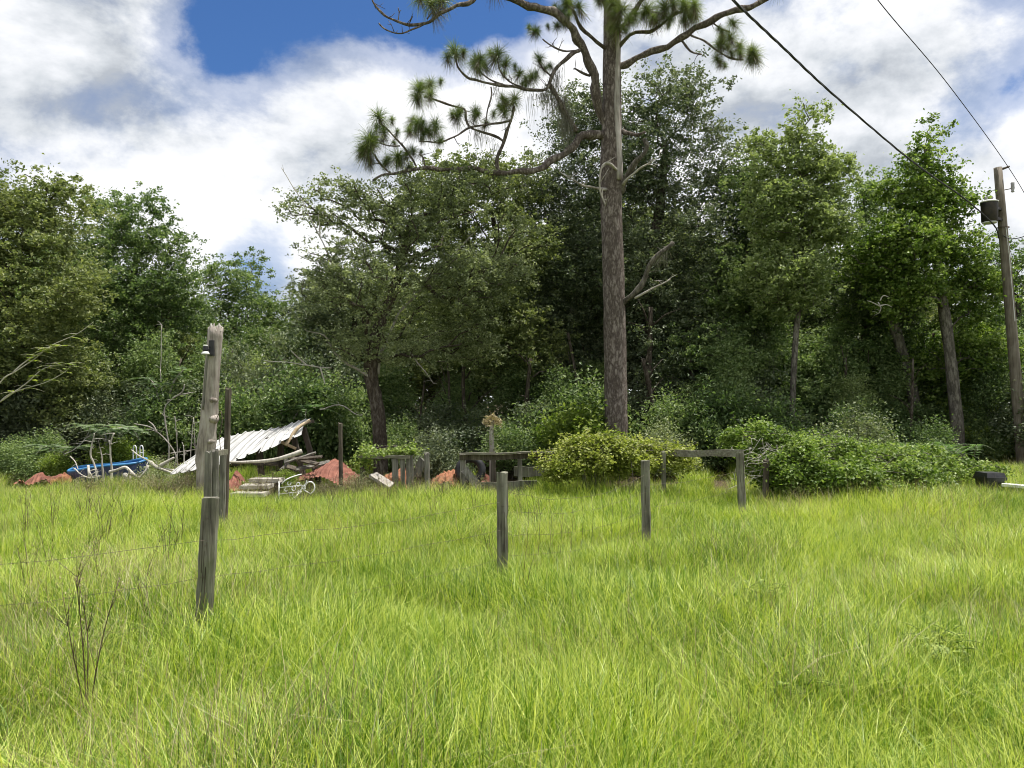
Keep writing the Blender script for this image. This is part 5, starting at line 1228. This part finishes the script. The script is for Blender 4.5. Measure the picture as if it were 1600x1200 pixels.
def tbox(z0, z1, w0, w1, d0, d1):
    mb = MB(); i = 0
    for z, w_, d_ in ((z0, w0, d0), (z1, w1, d1)):
        for (x, y) in ((-1, -1), (1, -1), (1, 1), (-1, 1)): mb.v.append((cx + x * w_ / 2, D + y * d_ / 2, z))
    mb.q = [(3, 2, 1, 0), (4, 5, 6, 7), (0, 1, 5, 4), (1, 2, 6, 5), (2, 3, 7, 6), (3, 0, 4, 7)]; return mb
tbox(-.05, z1 - .1, w * .75, w * .92, .28, .34).build('body', 'black_plastic', bn)
tbox(z1 - .12, z1 - .07, w * 1.0, w * 1.02, .40, .41).build('lip', 'black_plastic', bn)
tbox(z1 - .07, z1, w * .98, w * .9, .38, .32).build('lid', 'black_plastic', bn)
p = P(1566, 757, 12.8); q = P(1640, 764, 12.4)
be = thing('white_bench', 'white plank on short legs running out of the frame beside the black bin', 'bench', (p.x + .3, 12.7, 0))
MB().box(p, q, .22, .045).build('plank', 'white_paint', be)
for t_ in (.16, .85):
    k = p.lerp(q, t_); MB().box(k + Vector((.02, 0, -.02)), Vector((k.x + .05, k.y, -.05)), .07, .05).build('leg', 'white_paint', be)

# litter in the grass
o = MB().grid(lambda u, v: P(112, 783, 12.2).lerp(P(318, 790, 11.6), u) + Vector((0, v * .22 + .05 * math.sin(u * 9), .0 if v in (0, 1) else .05)) + Vector((0, 0, .10 - P(112, 783, 12.2).lerp(P(318, 790, 11.6), u).z + .10 + .02 * math.sin(u * 13))), 24, 3, .03).build('fallen_plank', 'sand', None, False, origin=P(200, 788, 12))
tag(o, 'long sandy orange-stained plank lying in the grass left of the fence post', 'board')
crumple('pale_sheet', 'small pale crumpled scrap lying at the left end of the sandy plank', 116, 782, 12.3, 22, .12, .3, 'pale_debris', 12, .05)
crumple('pale_sheet', 'pale torn scrap half sunk in the grass below the sandy plank', 136, 808, 10.6, 16, .16, .25, 'pale_debris', 13, .05)

# dry weeds
def weed(label, px, py_base, D, h, seed, n=8, spread=.35, group=None, mat='dry_stem', r=.004, fuzz=0):
    g = random.Random(seed); b_ = P(px, py_base, D); b_.z = 0
    t = thing('dry_weed', label, 'weed', (b_.x, b_.y, 0), group); mb = MB(); tips = []
    for k in range(n):
        an = g.uniform(0, 6.28); s = g.uniform(.1, 1) * spread; hh = h * g.uniform(.6, 1)
        p = [b_ + Vector((0, 0, -.02)), b_ + Vector((math.cos(an) * s * .15, math.sin(an) * s * .15, hh * .35)), b_ + Vector((math.cos(an) * s * .5, math.sin(an) * s * .5, hh * .7)), b_ + Vector((math.cos(an) * s + g.gauss(0, .02), math.sin(an) * s, hh))]
        pp_ = catmull(p, 3); mb.tube(pp_, [r * (1 - .75 * i / len(pp_)) for i in range(len(pp_))], 4)
        for j in range(7):
            i = g.randrange(4, len(pp_)); q = pp_[i]; e = q + Vector((g.gauss(0, .05), g.gauss(0, .05), g.uniform(.05, .16))) * (h / .9); mb.tube([q, e], [r * .4, r * .15], 3); tips.append(e)
    mb.build('stems', mat, t, True)
    if fuzz:
        cc = np.array([tuple(g.choice(tips) + Vector((g.gauss(0, .02), g.gauss(0, .02), g.gauss(0, .03))) - Vector((b_.x, b_.y, 0))) for _ in range(fuzz)])
        tag(link('seed_heads', leaf_mesh('seed_heads', cc, 'straw', (.008, .018), .4, 0, 0), t), kind='stuff')
    return t
weed('dark thin-stemmed dead weed standing in the near grass left of the front fence post', 137, 1100, 3.85, .95, 1, 4, .17, r=.005, fuzz=500)
g = random.Random(33)
for k in range(16):
    px = g.uniform(-20, 300); D0 = g.uniform(5.2, 10)
    weed('thin dry brown weed stalk in the grass left of the front fence post', px, 900, D0, g.uniform(.65, .95), 50 + k, g.randrange(2, 5), .22, 'dry weed stalks in the grass', r=.004, fuzz=60)
for k in range(9):
    weed('thin dry brown weed stalk in the grass near the open-grass fence post', g.uniform(380, 880), 900, g.uniform(6, 11), g.uniform(.5, .75), 90 + k, g.randrange(2, 5), .18, 'dry weed stalks in the grass', r=.0035, fuzz=60)
W2 = 'brown fuzzy weed thicket stalk at the back edge of the field'
for k in range(26):
    wx = g.choice([g.uniform(180, 310), g.uniform(410, 560), g.uniform(560, 720)])
    weed('brown twiggy dead weed standing before ' + near(wx), wx, 780, g.uniform(11.6, 13.2), g.uniform(.45, .75), 120 + k, 7, .3, 'dead weeds along the back of the field', r=.004, fuzz=120)
# light green broadleaf weeds near the camera
for lab, px, D0, h, sd_ in (('bright lacy-leaved weed at the bottom of the field', 1240, 3.9, .32, 1), ('bright lacy-leaved weed with pale tips in the right of the field', 1470, 4.5, .38, 2), ('small bright lacy weed in the grass beyond the others', 1190, 5.6, .40, 3)):
    b_ = P(px, 1150, D0); b_.z = 0; g2 = random.Random(sd_); t = thing('broadleaf_weed', lab, 'weed', (b_.x, b_.y, 0)); specs = []
    for k in range(70):
        an = g2.uniform(0, 6.28); specs.append((b_ + Vector((g2.gauss(0, .07), g2.gauss(0, .07), h * g2.uniform(.4, 1.1))), (math.cos(an), math.sin(an), g2.uniform(.0, .7)), g2.uniform(.10, .17)))
    fronds_obj('leaves', t, (b_.x, b_.y, 0), specs, 'lime_leaf', 'bright_leaf', 8, .032, .5, sd_)
    MB().tube([b_ - Vector((0, 0, .03)), b_ + Vector((.01, 0, h * .6)), b_ + Vector((0, .01, h * 1.15))], [.006, .005, .003], 5).build('stem', 'bright_leaf', t, True)

# ------------------------------------------------------------------ grass (uncountable): one object, geometry-node instances of small clumps
def blade_clump(name, n, radius, h0, h1, w0, lean, mat, segs=4, seed=0):
    g = np.random.default_rng(seed)
    th = g.uniform(0, 6.28, n); rr_ = radius * np.sqrt(g.random(n)); base = np.stack([np.cos(th) * rr_, np.sin(th) * rr_, np.full(n, -.02)], 1)
    h = g.uniform(h0, h1, n); az = g.uniform(0, 6.28, n); ln = np.abs(g.normal(lean, lean * .6, n)); kink = g.uniform(1.6, 3.2, n)
    dirv = np.stack([np.cos(az), np.sin(az), np.zeros(n)], 1); tw = az + g.uniform(.9, 2.2, n); side = np.stack([np.cos(tw), np.sin(tw), np.zeros(n)], 1)
    w = w0 * g.uniform(.6, 1.3, n); rings = []
    for i in range(segs + 1):
        t = i / segs; off = ln * t ** kink * h; z = h * t * (1 - .28 * np.minimum(ln, 1.2) * t ** 2)
        c = base + dirv * off[:, None]; c[:, 2] += z
        ww = (w * (1 - t ** 2.2) + .0004)[:, None]; rings += [c - side * ww, c + side * ww]
    v = np.stack(rings, 1).reshape(-1, 3); k = 2 * (segs + 1); b_ = np.arange(n)[:, None] * k
    q = np.concatenate([b_ + np.array([2 * i, 2 * i + 1, 2 * i + 3, 2 * i + 2]) for i in range(segs)])
    return bpy.data.objects.new(name, mesh_np(name, v, q, mat, np.repeat(g.random(n), k)))
gc = bpy.data.collections.new('grass_clumps')
for i in range(6): gc.objects.link(blade_clump('clump_%d' % i, 1250, .36, .15, .50, .0022, .40 + .08 * (i % 3), 'grass_blade', 4, i))
for i in range(6, 8): gc.objects.link(blade_clump('clump_%d' % i, 90, .36, .30, .62, .0011, .38, 'straw', 4, i))
wc = RNG.normal(size=(40, 3)) * np.array([.16, .16, .07]) + np.array([0, 0, .24])
gc.objects.link(bpy.data.objects.new('clump_8', leaf_mesh('clump_8', wc, 'light_leaf', (.025, .06), .42, .6, .1)))
gc.objects.link(blade_clump('clump_9', 420, .30, .06, .26, .0020, .7, 'straw', 4, 9))
def scatter(step, y0, y1, dens_fn, scale, straw=.42):
    gx, gy = np.meshgrid(np.arange(-.72 * y1 - 1.6, .72 * y1 + 1.6, step), np.arange(y0, y1, step), indexing='ij')
    x = gx.ravel() + RNG.uniform(-.5, .5, gx.size) * step; y = gy.ravel() + RNG.uniform(-.5, .5, gx.size) * step
    keep = (np.abs(x) < .72 * y + 1.6) & (RNG.random(len(x)) < dens_fn(x, y)); x, y = x[keep], y[keep]; n = len(x)
    sc = RNG.uniform(.85, 1.15, n) * scale * (1 + .17 * np.sin(x * 1.7 + np.sin(y * 1.1) * 2) * np.sin(y * 1.3 + 1))
    sc = sc * np.where((800 + x / y * F > 1180) & (800 + x / y * F < 1480) & (y > 9.8) & (y < 13.5), 1.3, 1.0)
    dry = .5 + .5 * np.sin(x * .9 + 2.2 + np.sin(y * .8)) * np.cos(y * .7 - .6)
    dry = np.clip(dry + .35 * (x < -.3 * y), 0, 1.3)
    pos = [np.stack([x, y], 1)]; scs = [sc]; ids = [RNG.integers(0, 6, n)]
    for ix, pr in ((6, straw * .5), (7, straw * .5), (9, .16)):
        s = RNG.random(n) < pr * (.25 + 1.6 * dry ** 2) 
        pos.append(np.stack([x[s], y[s]], 1) + RNG.normal(size=(s.sum(), 2)) * .1); scs.append(sc[s]); ids.append(np.full(s.sum(), ix))
    pos = np.vstack(pos)
    return np.stack([pos[:, 0], pos[:, 1], .035 * np.sin(pos[:, 0] * .8 + 1) * np.sin(pos[:, 1] * .6 + .4)], 1), np.concatenate(scs), np.concatenate(ids)
def dens(x, y):
    d = np.ones_like(y); px = 800 + x / y * F
    back = np.interp(px, [-200, 110, 310, 560, 720, 840, 1100, 1200, 1500, 1560, 1800], [14.2, 13.2, 12.2, 12.6, 12.9, 12.7, 13.5, 12.5, 13.2, 18, 18])
    d[y > back] = .12; d[y > 19] = .05
    return d
parts = [scatter(.36, 2.2, 6.5, dens, 1.0), scatter(.40, 6.5, 12, dens, .92), scatter(.46, 12, 20, dens, 1.0)]
pv = np.vstack([p[0] for p in parts]); ps = np.concatenate([p[1] for p in parts]); pi_ = np.concatenate([p[2] for p in parts])
me = bpy.data.meshes.new('grass'); me.vertices.add(len(pv)); me.vertices.foreach_set('co', pv.astype(np.float32).ravel())
a_ = me.attributes.new('scl', 'FLOAT', 'POINT'); a_.data.foreach_set('value', ps.astype(np.float32))
a_ = me.attributes.new('idx', 'INT', 'POINT'); a_.data.foreach_set('value', pi_.astype(np.int32))
a_ = me.attributes.new('rot', 'FLOAT_VECTOR', 'POINT'); rot = np.zeros((len(pv), 3), np.float32); rot[:, 2] = RNG.uniform(0, 6.28, len(pv)); rot[:, :2] = RNG.normal(size=(len(pv), 2)) * .07
a_.data.foreach_set('vector', rot.ravel())
go = link('grass', me); tag(go, 'tall bright yellow-green meadow grass covering the open field', 'grass', kind='stuff')
ng = bpy.data.node_groups.new('grass_scatter', 'GeometryNodeTree')
ng.interface.new_socket('Geometry', in_out='INPUT', socket_type='NodeSocketGeometry'); ng.interface.new_socket('Geometry', in_out='OUTPUT', socket_type='NodeSocketGeometry')
gi = ng.nodes.new('NodeGroupInput'); gout = ng.nodes.new('NodeGroupOutput')
ci = ng.nodes.new('GeometryNodeCollectionInfo'); ci.inputs['Collection'].default_value = gc; ci.inputs['Separate Children'].default_value = True; ci.inputs['Reset Children'].default_value = True
ip = ng.nodes.new('GeometryNodeInstanceOnPoints'); ip.inputs['Pick Instance'].default_value = True
def named(nm, tp):
    x = ng.nodes.new('GeometryNodeInputNamedAttribute'); x.data_type = tp; x.inputs['Name'].default_value = nm
    return [s for s in x.outputs if s.enabled and s.name == 'Attribute'][0]
er = ng.nodes.new('FunctionNodeEulerToRotation')
K = ng.links.new
K(gi.outputs[0], ip.inputs['Points']); K(ci.outputs[0], ip.inputs['Instance']); K(named('idx', 'INT'), ip.inputs['Instance Index'])
K(named('rot', 'FLOAT_VECTOR'), er.inputs[0]); K(er.outputs[0], ip.inputs['Rotation']); K(named('scl', 'FLOAT'), ip.inputs['Scale']); K(ip.outputs[0], gout.inputs[0])
md = go.modifiers.new('scatter', 'NODES'); md.node_group = ng
